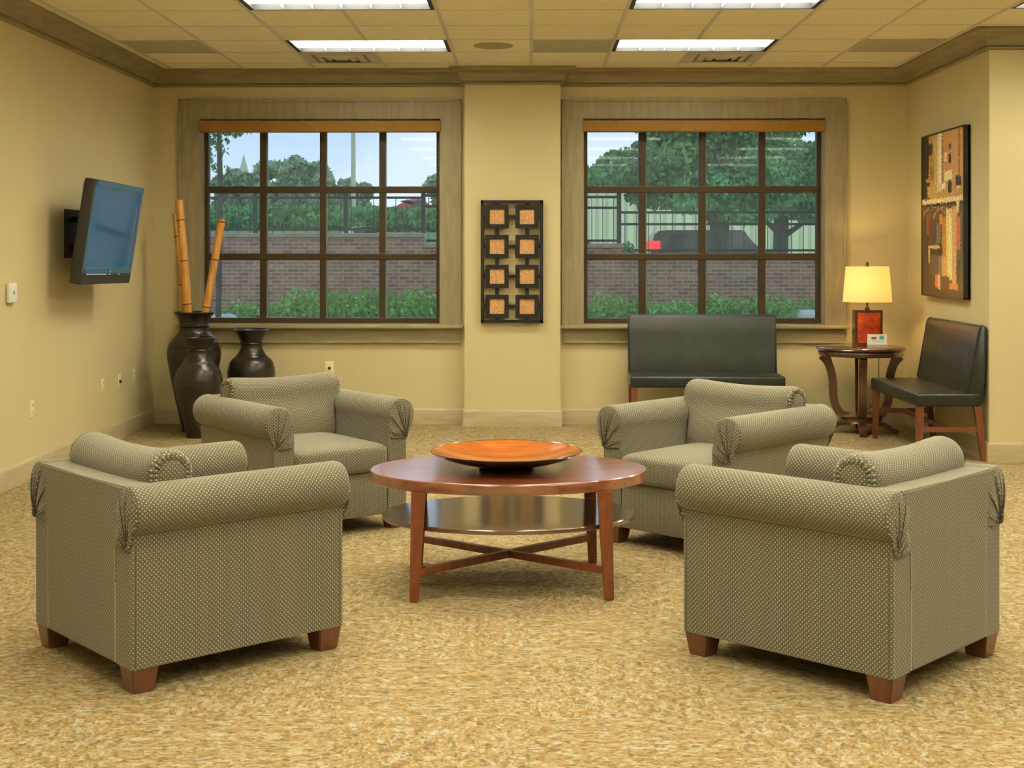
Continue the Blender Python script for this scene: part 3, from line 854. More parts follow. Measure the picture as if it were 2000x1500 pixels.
for k in range(4):
    a = k * PI / 2; c, s = math.cos(a), math.sin(a)
    bm = B(); path = catm([(.300, .635), (.275, .60), (.248, .54), (.226, .45), (.220, .36), (.214, .27), (.190, .20), (.155, .155), (.10, .135)])
    strip(bm, [(r * c, r * s, z) for r, z in path], .032, [.033 + .012 * max(0, 1 - abs(i / len(path) - .05) * 6) for i in range(len(path))], (-s, c, 0)); finish('leg', bm, M['mahog'], t, True)
    bm = B(); path = catm([(.09, .085), (.15, .082), (.20, .062), (.25, .030), (.295, .017)])
    strip(bm, [(r * c, r * s, z) for r, z in path], .028, [.022 - .006 * i / len(path) for i in range(len(path))], (-s, c, 0)); finish('foot', bm, M['mahog'], t, True)

LXc, LYc = X_at(1694, 11.12), 11.12
L = empty('table_lamp', (LXc, LYc, .703)); tag(L, 'lit table lamp with cream drum shade and red block base', 'lamp')
bm = B()
o = []
for k in range(9): u = -1 + k / 4; o.append((u * .112, -.050 - .018 * (1 - u * u)))
o += [(.112, .05), (-.112, .05)]
prism(bm, o, 0, .296, 'z'); finish('lamp_base', bm, M['mahog'], L, True)
bm = B(); o = []
for k in range(9): u = -1 + k / 4; o.append((u * .092, -.054 - .018 * (1 - (u * .82) ** 2)))
o += [(.092, -.045), (-.092, -.045)]
prism(bm, o, .03, .276, 'z'); finish('red_panel', bm, M['red'], L, True)
bm = B(); tube(bm, [(0, 0, .295), (0, 0, .66)], .008, 12); tube(bm, [(0, 0, .295), (0, 0, .315)], .02, 16); finish('lamp_stem', bm, M['brass'], L, True)
bm = B(); lathe(bm, [(0, 0), (.014, .004), (.016, .016), (.008, .022), (.013, .030), (.006, .040), (0, .042)], 16, c=(0, 0, .646)); finish('finial', bm, M['brass'], L, True)
bm = B(); lathe(bm, [(.196, .362), (.173, .650)], 64, close=False)
lathe(bm, [(.1945, .362), (.1715, .650)], 64, close=False)
sh = finish('lamp_shade', bm, M['shade'], L, True)
bm = B()
for k in range(3): a = k * 2 * PI / 3; tube(bm, [(0, 0, .645), (.172 * math.cos(a), .172 * math.sin(a), .643)], .002, 6)
finish('shade_spider', bm, M['brass'], sh, True)
bm = B(); bmesh.ops.create_icosphere(bm, subdivisions=2, radius=.032); finish('light_bulb', bm, M['bulb'], L, True, loc=(0, 0, .50))
bm = B(); tube(bm, catm([(.05, .05, .008), (.12, .16, .004), (.16, .27, -.01), (.17, .30, -.10), (.165, .32, -.4), (.10, .38, -.56), (.10, .455, -.50)], 5), .003, 6); finish('power_cord', bm, M['dark'], L, True)

Cc = empty('card_display', (X_at(1713, 10.93), 10.93, .703)); tag(Cc, 'small white card with brown and teal pictures, standing on the side table by the lamp', 'card')
cw = .078
bm = B(); box(bm, -cw, cw, -.03, .02, 0, .026, .002); finish('card_holder', bm, M['acrylic'], Cc)
bm = B(); box(bm, -cw, cw, -.0035, .0, .024, .108); finish('card', bm, M['paper'], Cc)
bm = B(); bmesh.ops.create_circle(bm, cap_ends=True, segments=20, radius=1)
for v in bm.verts: v.co = Vector((.036 + v.co.x * .020, -.0042, .082 + v.co.y * .015))
finish('teal_print', bm, M['teal'], Cc)
bm = B(); bmesh.ops.create_circle(bm, cap_ends=True, segments=20, radius=1)
for v in bm.verts: v.co = Vector((-.026 + v.co.x * .024, -.0042, .078 + v.co.y * .010))
finish('brown_print', bm, M['brown'], Cc)
bm = B()
for z, a, b in ((.060, -.055, .05), (.052, -.04, .055), (.044, -.03, .03)):
    x = a
    while x < b: box(bm, x, x + .008, -.0042, -.0036, z, z + .0035); x += .011
finish('print_lines', bm, M['greyink'], Cc)

# ------------------------------------------------------------------ vases and bamboo
def vase(name, px, Y, prof, lab):
    root = bpy.data.objects
    bm = B(); inner = [(max(.01, r - .012), z) for r, z in prof[::-1] if z > .15]
    lathe(bm, [(0, 0)] + prof + inner + [(0, .14)], 56)
    o = finish('floor_vase', bm, M['vase'], smooth=True, loc=(X_at(px, Y), Y, 0))
    return tag(o, lab, 'vase', 'dark ceramic floor vases in the left corner')
def smooth_prof(p, n=5):
    return [(v.x, v.y) for v in catm([(r, z, 0) for r, z in p], n)]
v1 = vase('v', 379, 11.12, smooth_prof([(.098, .0), (.115, .10), (.155, .28), (.195, .48), (.217, .62), (.205, .71), (.160, .775), (.125, .815), (.117, .85)]) + [(.121, .855), (.127, .862), (.127, .87), (.118, .877)] + smooth_prof([(.118, .88), (.122, .905), (.142, .945), (.163, .97)], 3) + [(.165, .978), (.158, .981)], 'tallest dark ceramic floor vase, holding the bamboo stalks')
v2 = vase('v', 388, 10.76, smooth_prof([(.10, .0), (.115, .10), (.155, .26), (.183, .38), (.187, .45), (.168, .53), (.125, .59)]) + [(.122, .60), (.118, .607)] + smooth_prof([(.110, .615), (.088, .655), (.083, .68)], 3) + [(.088, .684), (.091, .692), (.088, .70), (.083, .703)] + smooth_prof([(.086, .71), (.112, .755), (.135, .785)], 3) + [(.137, .792), (.13, .795)], 'dark floor vase standing frontmost, overlapping the tallest vase')
v3 = vase('v', 491, 11.28, smooth_prof([(.10, .0), (.12, .10), (.16, .26), (.19, .40), (.196, .48), (.175, .56), (.128, .605)]) + [(.125, .612), (.120, .618)] + smooth_prof([(.112, .625), (.090, .67), (.087, .70)], 3) + [(.091, .704), (.095, .712), (.092, .72), (.087, .723)] + smooth_prof([(.09, .73), (.12, .785), (.145, .82)], 3) + [(.147, .827), (.14, .83)], 'dark floor vase with wide round belly, right of the other two vases')
def stalk(x0, z0, x1, z1, y0, y1, r0, r1, nodes, lab):
    bm = B(); N = 40; pts = []; rr = []
    d = Vector((x1 - x0, y1 - y0, z1 - z0))
    for k in range(N + 1):
        f = k / N; z = z0 + (z1 - z0) * f; r = r0 + (r1 - r0) * f
        for nz in nodes:
            if abs(nz - z) < (z1 - z0) / N * .6: r *= 1.07
        bow = .012 * math.sin(PI * f)
        pts.append((x0 + d.x * f + bow, y0 + d.y * f, z)); rr.append(r)
    tube(bm, pts, rr, 18)
    o = finish('bamboo_stalk', bm, M['bamboo'], smooth=True); tag(o, lab, 'bamboo', 'bamboo stalks in the tall vase')
    bm = B()
    for nz in nodes:
        f = (nz - z0) / (z1 - z0); c = Vector((x0 + d.x * f + .012 * math.sin(PI * f), y0 + d.y * f, nz)); dn = d.normalized(); r = (r0 + (r1 - r0) * f)
        tube(bm, [c - dn * .006, c - dn * .002, c + dn * .002, c + dn * .006], [r * 1.02, r * 1.14, r * 1.14, r * 1.02], 18)
    finish('bamboo_joint', bm, M['bamboo_node'], o, True)
yv = 11.12
stalk(X_at(374, yv), .35, X_at(350, yv), Z_at(350, 391, yv), yv, yv - .01, .038, .031, [1.045, 1.40, 1.735], 'thickest bamboo stalk, leaning left out of the tallest vase')
stalk(X_at(365, yv + .06), .35, X_at(338, yv + .06), Z_at(338, 417, yv + .06), yv + .05, yv + .09, .017, .015, [1.2, 1.6], 'thin bamboo stalk half hidden behind the thickest stalk')
stalk(X_at(368, yv - .02), .30, X_at(432, yv), Z_at(432, 428, yv), yv - .04, yv + .02, .030, .0315, [1.02, 1.41, 1.72], 'bamboo stalk leaning right across the window')

# ------------------------------------------------------------------ television
root = empty('television', (-2.930, 9.503, 1.598)); tag(root, 'flat screen television tilted downward on the left wall', 'television')
ya, ti, ro = .017, .15, -.010
nrm = Vector((math.cos(ya) * math.cos(ti), -math.sin(ya) * math.cos(ti), -math.sin(ti)))
u = Vector((math.sin(ya), math.cos(ya), 0)); vv = nrm.cross(u)
if vv.z < 0: vv = -vv
u2 = u * math.cos(ro) + vv * math.sin(ro); v2_ = vv * math.cos(ro) - u * math.sin(ro)
R = Matrix((u2, v2_, nrm)).transposed().to_4x4()       # local x = to the far side, y = up, z = out of the screen
TWd, THt = 1.05, .714
def tvp(nm, bm, mat, parent=root, sm=None):
    for v in bm.verts: v.co = R @ v.co
    return finish(nm, bm, mat, parent, sm)
hx, hy = TWd / 2, THt / 2
bm = B(); box(bm, -hx, hx, -hy, hy, -.075, 0, .008, 2)
box(bm, -hx + .06, hx - .06, -hy + .05, hy - .02, -.10, -.07, .01, 2); box(bm, -hx + .15, hx - .15, -hy + .10, hy - .06, -.13, -.09, .01, 2)
tvp('tv_body', bm, M['tvplastic'], sm=True)
bm = B()
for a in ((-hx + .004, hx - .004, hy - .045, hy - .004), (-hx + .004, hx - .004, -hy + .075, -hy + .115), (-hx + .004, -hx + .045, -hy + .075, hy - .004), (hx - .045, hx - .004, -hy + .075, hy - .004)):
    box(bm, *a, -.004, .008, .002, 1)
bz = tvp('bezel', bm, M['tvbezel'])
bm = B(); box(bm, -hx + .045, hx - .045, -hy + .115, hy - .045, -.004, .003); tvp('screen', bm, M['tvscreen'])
bm = B(); box(bm, -hx + .004, hx - .004, -hy + .004, -hy + .068, -.004, .006, .003, 1); tvp('speaker_bar', bm, M['tvplastic'])
bm = B()
for x, y, w, h_ in ((.03, -hy + .093, .012, .010), (.03, -hy + .071, .03, .007), (.24, -hy + .071, .045, .007), (-.25, -hy + .071, .40, .006)): box(bm, x - w / 2, x + w / 2, y - h_ / 2, y + h_ / 2, .007, .010)
tvp('bezel_mark', bm, M['tvmark'], bz)
bm = B()
box(bm, XL + 2.930 + .0, XL + 2.930 + .025, -.14, .14, -.17, .17, .003)
for z in (-.10, .10):
    bar(bm, (XL + 2.930 + .02, 0, z), (XL + 2.930 + .10, -.12, z), .012, .018); bar(bm, (XL + 2.930 + .10, -.12, z), (-.12, .02, z * .8), .012, .018)
tube(bm, [(XL + 2.930 + .10, -.12, -.13), (XL + 2.930 + .10, -.12, .13)], .013, 12)
box(bm, -.135, -.105, -.2, .2, -.14, .15, .003)
finish('wall_mount', bm, M['dark'], root)

# ------------------------------------------------------------------ wall pieces
AX0, AX1, AZ0, AZ1 = X_at(939, 11.42), X_at(1061, 11.42), Z_at(1000, 631, 11.42), Z_at(1000, 391, 11.42)
root = empty('wall_art', ((AX0 + AX1) / 2, PY, (AZ0 + AZ1) / 2)); tag(root, 'black metal wall art with eight cork squares, on the pillar between the windows', 'wall art')
w, h_ = (AX1 - AX0) / 2, (AZ1 - AZ0) / 2
bm = B(); q = .027
for a in ((-w, w, h_ - q, h_), (-w, w, -h_, -h_ + q), (-w, -w + q, -h_, h_), (w - q, w, -h_, h_)): box(bm, a[0], a[1], -.045, -.022, a[2], a[3], .002, 1)
finish('art_frame', bm, M['black'], root)
cols = [X_at(900 + 354 / 5, 11.42) - root.location.x, X_at(900 + 647 / 5, 11.42) - root.location.x]
rws = [Z_at(1000, 360 + y / 5, 11.42) - root.location.z for y in (317, 608, 900, 1193)]
for ci, x in enumerate(cols):
    for ri, z in enumerate(rws):
        bm = B(); s, si = .098, .062
        for a in ((-s, s, si, s), (-s, s, -s, -si), (-s, -si, -si, si), (si, s, -si, si)): box(bm, x + a[0], x + a[1], -.052, -.028, z + a[2], z + a[3], .0015, 1)
        box(bm, x - si, x + si, -.034, -.028, z - si, z + si)
        sq = finish('metal_square', bm, M['black'], root)
        bm = B(); box(bm, x - si, x + si, -.042, -.034, z - si, z + si); finish('cork_inlay', bm, M['cork'], sq)
bm = B()
for z in rws: box(bm, -w + .01, w - .01, -.034, -.026, z - .015, z + .015)
for x in cols: box(bm, x - .016, x + .016, -.034, -.026, -h_ + .01, h_ - .01)
for x in cols:
    for z in (rws[0], rws[-1]): box(bm, x - .008, x + .008, -.028, 0, z - .008, z + .008)
finish('connecting_rods', bm, M['black'], root)

# painting on the right wall
PYn, PYf, PZ0, PZ1 = 9.935, 11.0, 1.123, 2.40
root = empty('painting', (XR, (PYn + PYf) / 2, (PZ0 + PZ1) / 2)); tag(root, 'tall abstract painting in brown, gold and black, in a black frame on the right wall', 'painting')
pw, ph = (PYf - PYn) / 2, (PZ1 - PZ0) / 2
bm = B(); q = .012
for a in ((-pw, pw, ph - q, ph), (-pw, pw, -ph, -ph + q), (-pw, -pw + q, -ph, ph), (pw - q, pw, -ph, ph)): box(bm, -.055, -.006, *a, .001, 1)
box(bm, -.02, -.006, -pw, pw, -ph, ph)
finish('picture_frame', bm, M['black'], root)
NX, NY = 88, 200
bg = (92, 74, 48)
art = [  # u0,u1,v0,v1 (u from the far left edge, v from the top), colour
 (0, 1, 0, 1, (78, 64, 42)), (0, 1, 0, .42, (196, 158, 92)), (0, .17, 0, .40, (34, 30, 22)), (.17, .27, .05, .12, (52, 42, 28)), (.17, .30, .12, .20, (190, 146, 60)), (.30, .38, .02, .42, (204, 176, 112)),
 (.38, .50, .0, .36, (224, 204, 158)), (.42, .48, 0, .30, (246, 234, 200)), (.50, .52, .02, .34, (118, 68, 34)), (.52, .74, 0, .24, (206, 150, 86)), (.74, 1, 0, .30, (212, 162, 92)), (.88, .93, 0, .30, (168, 110, 52)),
 (.56, .62, .13, .18, (240, 216, 150)), (.66, .72, .08, .11, (120, 80, 44)), (.66, .72, .14, .20, (64, 42, 26)), (.56, .74, .24, .30, (246, 228, 178)), (.10, .28, .27, .36, (206, 152, 78)), (.08, .2, .29, .4, (60, 44, 26)),
 (.14, .30, .32, .39, (214, 170, 98)), (.65, .73, .30, .37, (52, 40, 26)), (.82, .95, .28, .34, (48, 44, 34)), (.84, .92, .34, .36, (232, 190, 140)), (.50, .58, .31, .345, (248, 236, 196)), (.2, .3, .2, .28, (160, 118, 48)),
 (0, 1, .40, .43, (240, 220, 160)), (0, 1, .43, .447, (40, 34, 24)), (0, .9, .447, .53, (116, 84, 48)), (.12, .17, .5, .62, (176, 58, 36)), (.17, .40, .53, .70, (96, 68, 44)), (.36, .48, .55, .68, (132, 120, 104)),
 (.05, .1, .45, .8, (74, 60, 38)), (.44, .52, .50, .56, (220, 156, 52)), (.5, .64, .52, .84, (206, 140, 54)), (.60, .74, .47, .90, (252, 222, 130)), (.66, .72, .52, .86, (255, 240, 170)), (.74, .84, .46, .92, (226, 176, 104)),
 (.84, .93, .50, .72, (206, 118, 70)), (.86, .92, .46, .52, (60, 56, 44)), (.84, .90, .42, .50, (226, 214, 176)), (.86, .95, .72, .78, (88, 104, 74)), (.93, 1, .45, 1, (90, 88, 62)), (.84, .93, .78, .95, (70, 62, 46)),
 (.16, .45, .69, .71, (232, 206, 122)), (.16, .2, .71, .80, (214, 190, 110)), (.2, .52, .715, .75, (60, 48, 36)), (.2, .50, .75, .87, (104, 88, 72)), (.42, .54, .76, .87, (142, 128, 116)), (.5, .62, .76, .93, (222, 176, 96)),
 (.33, .40, .87, .95, (224, 130, 84)), (.40, .46, .87, .96, (246, 200, 140)), (.46, .68, .88, .955, (88, 66, 42)), (.68, .88, .92, .955, (232, 142, 96)), (0, 1, .965, 1, (66, 56, 38)), (0, .18, .84, 1, (70, 58, 38)), (.18, .33, .87, .965, (88, 66, 42))]
me = bpy.data.meshes.new('canvas'); vs = []; fs = []
for j in range(NY + 1):
    for i in range(NX + 1): vs.append((-.050, pw - .012 - (2 * pw - .024) * i / NX, ph - .012 - (2 * ph - .024) * j / NY))
for j in range(NY):
    for i in range(NX): a = j * (NX + 1) + i; fs.append((a, a + 1, a + NX + 2, a + NX + 1))
me.from_pydata(vs, [], fs)
ca = me.color_attributes.new('paint', 'FLOAT_COLOR', 'CORNER')
rnd = random.Random(3); cols_ = []
for j in range(NY):
    for i in range(NX):
        uu, vv_ = (i + .5) / NX + rnd.gauss(0, .006), (j + .5) / NY + rnd.gauss(0, .004); c = bg
        for a in art:
            if a[0] <= uu <= a[1] and a[2] <= vv_ <= a[3]: c = a[4]
        # two pale arching strokes and streaks
        for (cx, cy, rx_, ry_) in ((.30, .50, .26, .05), (.52, .52, .22, .06)):
            d = ((uu - cx) / rx_) ** 2 + ((vv_ - cy) / ry_) ** 2
            if vv_ < cy and .9 < d < 1.06: c = (200, 176, 128)
        k = 1 + rnd.gauss(0, .07) + .06 * math.sin(i * 1.7)
        cc = lin(tuple(max(0, min(255, x * k)) for x in c)); cols_ += [*cc, 1.] * 4
ca.data.foreach_set('color', cols_)
tt = NT('painted canvas'); at = tt.n('ShaderNodeAttribute', attribute_name='paint')
tt.bsdf(**{'Base Color': at.outputs['Color'], 'Roughness': .4, 'Specular IOR Level': .4}); me.materials.append(tt.m)
me.flip_normals() if False else None
cv = bpy.data.objects.new('canvas', me); COL.objects.link(cv); cv.parent = root

# thermostat and wall plates
root = empty('thermostat', (XL, 8.376, 1.215)); tag(root, 'white square thermostat on the left wall', 'thermostat')
bm = B(); box(bm, .0, .028, -.062, .062, -.062, .062, .010, 3); finish('thermostat_case', bm, M['white'], root, True)
bm = B(); box(bm, .026, .031, -.045, .045, -.045, .045, .003, 2); finish('cover', bm, M['white'], root, True)
bm = B(); box(bm, .030, .0325, -.016, .010, -.010, .014); finish('display', bm, M['teal'], root)
def plate(loc, nrm, lab, kind='outlet', wall='left'):
    root = empty('wall_outlet' if kind == 'outlet' else 'cable_plate', loc, {'left': 0, 'back': -PI / 2, 'right': PI}[wall]); tag(root, lab, 'outlet', 'ivory wall plates')
    bm = B(); box(bm, 0, .006, -.036, .036, -.058, .058, .003, 2); finish('plate', bm, M['ivory'], root, True)
    if kind == 'outlet':
        for z in (-.026, .026):
            bm = B(); box(bm, .005, .009, -.017, .017, z - .015, z + .015, .003, 2); rc = finish('receptacle', bm, M['ivory'], root, True)
            bm = B()
            for y in (-.007, .007): box(bm, .0085, .0095, y - .0015, y + .0015, z - .003, z + .007)
            finish('slots', bm, M['dark'], rc)
    else:
        bm = B(); lathe(bm, [(.013, 0), (.013, .012), (.006, .014), (.006, .022), (0, .022)], 16)
        for v in bm.verts: v.co = Vector((v.co.z, v.co.x, v.co.y))
        finish('jack', bm, M['dark'], root, True)
plate((XL, 8.747, .452), 0, 'ivory outlet on the left wall, nearest to the viewer')
plate((XL, 10.205, .455), 0, 'ivory outlet on the left wall, below the television and left of the rounded plate')
plate((XL, 10.625, .454), 0, 'ivory cable jack plate on the left wall, between two outlets', 'jack')
plate((XL, 11.016, .458), 0, 'ivory outlet on the left wall, closest to the corner and the vases')
plate((X_at(643.5, YB), YB, .478), 0, 'ivory wall plate under the left window, behind the left rear armchair', 'jack', 'back')
plate((XR, 10.83, .185 + .27 - .20), 0, 'low ivory outlet on the right wall beneath the end-on leather bench', 'outlet', 'right')

# ------------------------------------------------------------------ outdoors
def ter(X, Y):
    k = min(1, max(0, (X + 1.6) / 2.6)); k = k * k * (3 - 2 * k)
    left = 1.60 + max(0, Y - 17.3) * .030; right = 1.20 - min(1, max(0, (Y - 17.3) / 8)) * .55
    return left * (1 - k) + right * k
bm = B(); box(bm, -14, 14, YB + TW, 17.0, -.1, 0); tag(finish('planting_bed', bm, M['asphalt']), kind='structure')
bm = B(); gxs = [-40 + k * 2 for k in range(-0, 18)] + [-5 + k * .5 for k in range(0, 20)] + [5 + 2.5 * k for k in range(0, 18)]
gys = [17.25 + k * 1.0 for k in range(0, 14)] + [32 + 6 * k for k in range(0, 14)]
gv = [[bm.verts.new((x, y, ter(x, min(y, 48)))) for x in gxs] for y in gys]
for j in range(len(gys) - 1):
    for i in range(len(gxs) - 1):
        f = bm.faces.new((gv[j][i], gv[j][i + 1], gv[j + 1][i + 1], gv[j + 1][i])); f.material_index = 0 if gxs[i] < -1 or gys[j] < 20 else 1
tag(finish('grass_lawn', bm, [M['grass'], M['lot']]), kind='structure')
X1, X2 = X_at(829, 17.), X_at(1217, 17.)
for (a, b, zt, lab) in ((-14, X1, 1.66, 'tall stretch of red brick retaining wall outside the left window'), (X1, X2, 1.53, 'middle stretch of brick wall between the two windows'), (X2, 14, 1.40, 'lowest stretch of brick retaining wall outside the right window')):
    root = empty('brick_wall', ((a + b) / 2, 17.1, 0)); tag(root, lab, 'brick wall', 'stepped brick retaining wall')
    hw = (b - a) / 2
    bm = B(); box(bm, -hw, hw, -.1, .14, 0, zt); finish('masonry', bm, M['brick'], root)
    bm = B(); box(bm, -hw, hw, -.13, .17, zt, zt + .055, .005, 1); finish('coping', bm, M['coping'], root)
# iron fence on the wall
FYY = 17.5
def fence(px0, px1, rails, zb, lab):
    x0, x1 = X_at(px0, FYY), X_at(px1, FYY)
    root = empty('iron_fence', ((x0 + x1) / 2, FYY, zb)); tag(root, lab, 'fence', 'black iron fence panels outside'); h = (x1 - x0) / 2
    rz = [Z_at(1000, r, FYY) - zb for r in rails]
    bm = B(); box(bm, h - .028, h + .028, -.028, .028, -.2, max(rz) + .06); finish('post', bm, M['black'], root)
    for z in rz:
        bm = B(); box(bm, -h, h, -.014, .014, z - .016, z + .016); finish('rail', bm, M['black'], root)
    bm = B(); n = max(2, int(2 * h / .14))
    for k in range(n): x = -h + (k + .5) * 2 * h / n; box(bm, x - .0045, x + .0045, -.0045, .0045, .02, max(rz))
    finish('pickets', bm, M['black'], root)
fence(322, 499, (386, 448), 1.65, 'black iron fence panel outside, leftmost behind the slim tree trunk')
fence(499, 676, (386, 448), 1.65, 'black iron fence panel outside, second from the left window edge')
fence(676, 827, (386, 448), 1.65, 'black iron fence panel outside, behind the third column of left window panes')
fence(827, 1018, (382, 403, 470), 1.52, 'black iron fence panel outside, at the right edge of the left window')
fence(1018, 1209, (385, 406, 470), 1.52, 'black iron fence panel outside, at the left edge of the right window')
fence(1209, 1371, (415, 438, 489), 1.42, 'black iron fence panel outside, in front of the dark parked vehicle')
fence(1371, 1488, (415, 438, 489), 1.42, 'black iron fence panel outside, in front of the tree trunk of the third pane column')
fence(1488, 1720, (415, 438, 489), 1.42, 'black iron fence panel outside, last one at the right window edge')

def leaf_cloud(bm, blobs, n, size, rnd, mi=0):
    tot = sum(b[3] * b[4] * b[5] for b in blobs)
    for (cx, cy, cz, rx, ry, rz) in blobs:
        k = int(n * rx * ry * rz / tot)
        for _ in range(k):
            while True:
                p = Vector((rnd.uniform(-1, 1), rnd.uniform(-1, 1), rnd.uniform(-1, 1)))
                if .25 < p.length < 1: break
            c = Vector((cx + p.x * rx, cy + p.y * ry, cz + p.z * rz))
            a = Vector((rnd.gauss(0, 1), rnd.gauss(0, 1), rnd.gauss(0, .6))).normalized(); b = a.orthogonal().normalized(); b = Matrix.Rotation(rnd.uniform(0, 6.28), 3, a) @ b
            s = size * rnd.uniform(.6, 1.3); e = a.cross(b)
            f = bm.faces.new([bm.verts.new(c + b * s), bm.verts.new(c + e * s * .5), bm.verts.new(c - b * s), bm.verts.new(c - e * s * .5)]); f.material_index = mi
rs = random.Random(11)
def shrub_mesh(seed):
    r = random.Random(seed); bm = B()
    blobs = [(r.uniform(-.28, .28), r.uniform(-.15, .15), r.uniform(.42, .72), r.uniform(.22, .34), .25, r.uniform(.2, .30)) for _ in range(7)] + [(0, 0, .38, .42, .3, .36)]
    leaf_cloud(bm, blobs, 2600, .035, r)
    return bm
protos = []
for k, sd in enumerate((1, 2, 3)):
    protos.append(shrub_mesh(sd))
SH = [(497, 1.0, .85), (560, 1.12, .95), (617, 1.16, 1.), (675, 1.16, .95), (735, 1.1, 1.05), (790, 1.16, .95), (845, 1.05, 1.), (1160, 1., 1.), (1215, 1.08, .95), (1275, 1., 1.), (1330, 1.1, 1.05), (1385, 1., .95), (1440, 1.08, 1.), (1490, 1., .95), (1543, 1.05, .9)]
pobj = [None] * 3
whr = ['leftmost green shrub outside the left window, standing apart', 'green shrub outside the left window, second from the left', 'green shrub outside the left window, third from the left', 'green shrub outside the left window, in the third pane column', 'green shrub outside the left window, third from its right end', 'green shrub outside the left window, second from its right end', 'green shrub at the right edge of the left window',
       'green shrub at the left edge of the right window', 'green shrub outside the right window, second from the left', 'green shrub outside the right window, just left of the bench back', 'green shrub outside the right window, above the left part of the bench back', 'green shrub outside the right window, above the bench back middle', 'green shrub outside the right window, right of the bench back middle', 'green shrub outside the right window, above the right end of the bench', 'last green shrub outside the right window, beside the pale stone']
for i, (px, sc, sw) in enumerate(SH):
    k = i % 3; Y = 16.1 + rs.uniform(-.1, .1)
    if pobj[k] is None:
        o = finish('shrub', protos[k], M['leafA'], smooth='keep')
        bmb = B()
        for q in range(5): tube(bmb, [(0, 0, -.02), (rs.uniform(-.25, .25), rs.uniform(-.1, .1), .45)], .012, 5)
        finish('stem', bmb, M['bark'], o); pobj[k] = o
    else: o = copy_tree(pobj[k])
    o.location = (X_at(px, Y), Y, 0); o.rotation_euler = (0, 0, rs.uniform(-.4, .4) + (PI if i % 2 else 0)); o.scale = (sw, .9, sc * .98)
    tag(o, whr[i], 'shrub', 'green shrubs along the brick wall')

def tree(name, px, Y, zb, trunk_r, trunk_top, blobs, nleaf, lsize, mat, lab, cat='tree', group=None, branches=()):
    X = X_at(px, Y); root = empty(name, (X, Y, zb)); tag(root, lab, cat, group)
    bm = B(); tube(bm, [(0, 0, -.3), (0, 0, .2), (.03, 0, trunk_top * .6), (0, 0, trunk_top)], [trunk_r * 1.5, trunk_r * 1.1, trunk_r, trunk_r * .6], 12)
    for (z, dx, dy, dz) in branches: tube(bm, [(0, 0, z), (dx * .5, dy * .5, z + dz * .65), (dx, dy, z + dz)], [trunk_r * .45, trunk_r * .3, trunk_r * .12], 7)
    finish('trunk', bm, M['bark'], root, True)
    bm = B(); leaf_cloud(bm, blobs, nleaf, lsize, random.Random(px)); finish('crown', bm, mat, root)
rz_ = random.Random(5)
Yt = 24.0; zb = ter(3, Yt)
def P(px, py): return (X_at(px, Yt), Z_at(px, py, Yt) - zb)
cx = X_at(1403, Yt)
def bl(lst, x0, Y): return [(X_at(px, Y) - x0, dy, Z_at(px, py, Y) - zb, rw, 1.1, rh) for px, py, rw, rh, dy in lst]
tree('tree', 1403, Yt, zb, .17, 2.6, bl([(1180, 345, .5, .22, 0), (1235, 330, .7, .38, .2), (1300, 320, .8, .50, 0), (1300, 380, .7, .25, .5), (1365, 290, .9, .65, .3), (1360, 372, .8, .38, -.3), (1430, 300, .9, .65, .5), (1430, 385, .8, .35, 0), (1400, 230, 1.6, .6, 0), (1480, 350, .7, .5, -.3), (1345, 405, .45, .12, -.6), (1450, 425, .5, .13, -.5)], cx, Yt), 26000, .065, M['leafB'],
     'broad dark green tree outside the right window, its trunk in the third pane column', group='trees outside the right window', branches=((1.3, -1.2, 0, .6), (1.4, 1.0, .2, .5), (1.2, -.7, -.3, .4), (1.7, 1.3, 0, .3)))
Yt = 27.5; zb = ter(3, Yt); cx = X_at(1523, Yt)
tree('tree', 1523, Yt, zb, .15, 2.6, bl([(1500, 310, .9, .55, 0), (1560, 350, .9, .5, 0), (1525, 385, .9, .38, -.3), (1590, 390, .7, .38, 0), (1610, 310, .7, .4, 0), (1500, 240, 1., .4, .3), (1590, 425, .5, .14, -.3), (1630, 370, .7, .6, 0)], cx, Yt), 17000, .065, M['leafB'],
     'dark green tree outside the right window, its trunk in the last pane column', group='trees outside the right window', branches=((1.1, .9, -.2, .5), (1.2, -.7, 0, .5), (1.5, .5, 0, .6)))
# slim tree close to the left window edge
Yt = 15.3; zb = 0; cx = X_at(425, Yt)
tree('young_tree', 425, Yt, 0, .033, 3.7, bl([(402, 285, .13, .10, 0), (405, 320, .12, .08, 0), (398, 262, .15, .12, 0), (415, 225, .5, .25, 0)], cx, Yt), 1500, .035, M['leafB'], 'slim young tree trunk close outside the left edge of the left window')
# tree line far behind
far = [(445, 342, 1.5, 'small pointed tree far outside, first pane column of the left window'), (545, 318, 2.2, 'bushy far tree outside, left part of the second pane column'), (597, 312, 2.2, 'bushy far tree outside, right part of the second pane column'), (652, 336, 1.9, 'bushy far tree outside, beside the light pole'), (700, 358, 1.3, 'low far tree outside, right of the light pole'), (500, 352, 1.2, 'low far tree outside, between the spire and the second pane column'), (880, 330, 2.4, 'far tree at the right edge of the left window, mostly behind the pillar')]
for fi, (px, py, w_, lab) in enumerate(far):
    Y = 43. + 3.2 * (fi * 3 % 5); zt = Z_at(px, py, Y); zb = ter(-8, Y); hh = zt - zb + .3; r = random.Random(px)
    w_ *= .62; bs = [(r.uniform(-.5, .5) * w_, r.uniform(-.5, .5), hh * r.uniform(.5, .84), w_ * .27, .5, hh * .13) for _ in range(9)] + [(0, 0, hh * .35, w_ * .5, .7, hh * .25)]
    tree('distant_tree', px, Y, zb, .12, hh * .6, bs, 3200, .13, M['leafC'], lab, group='distant tree line')
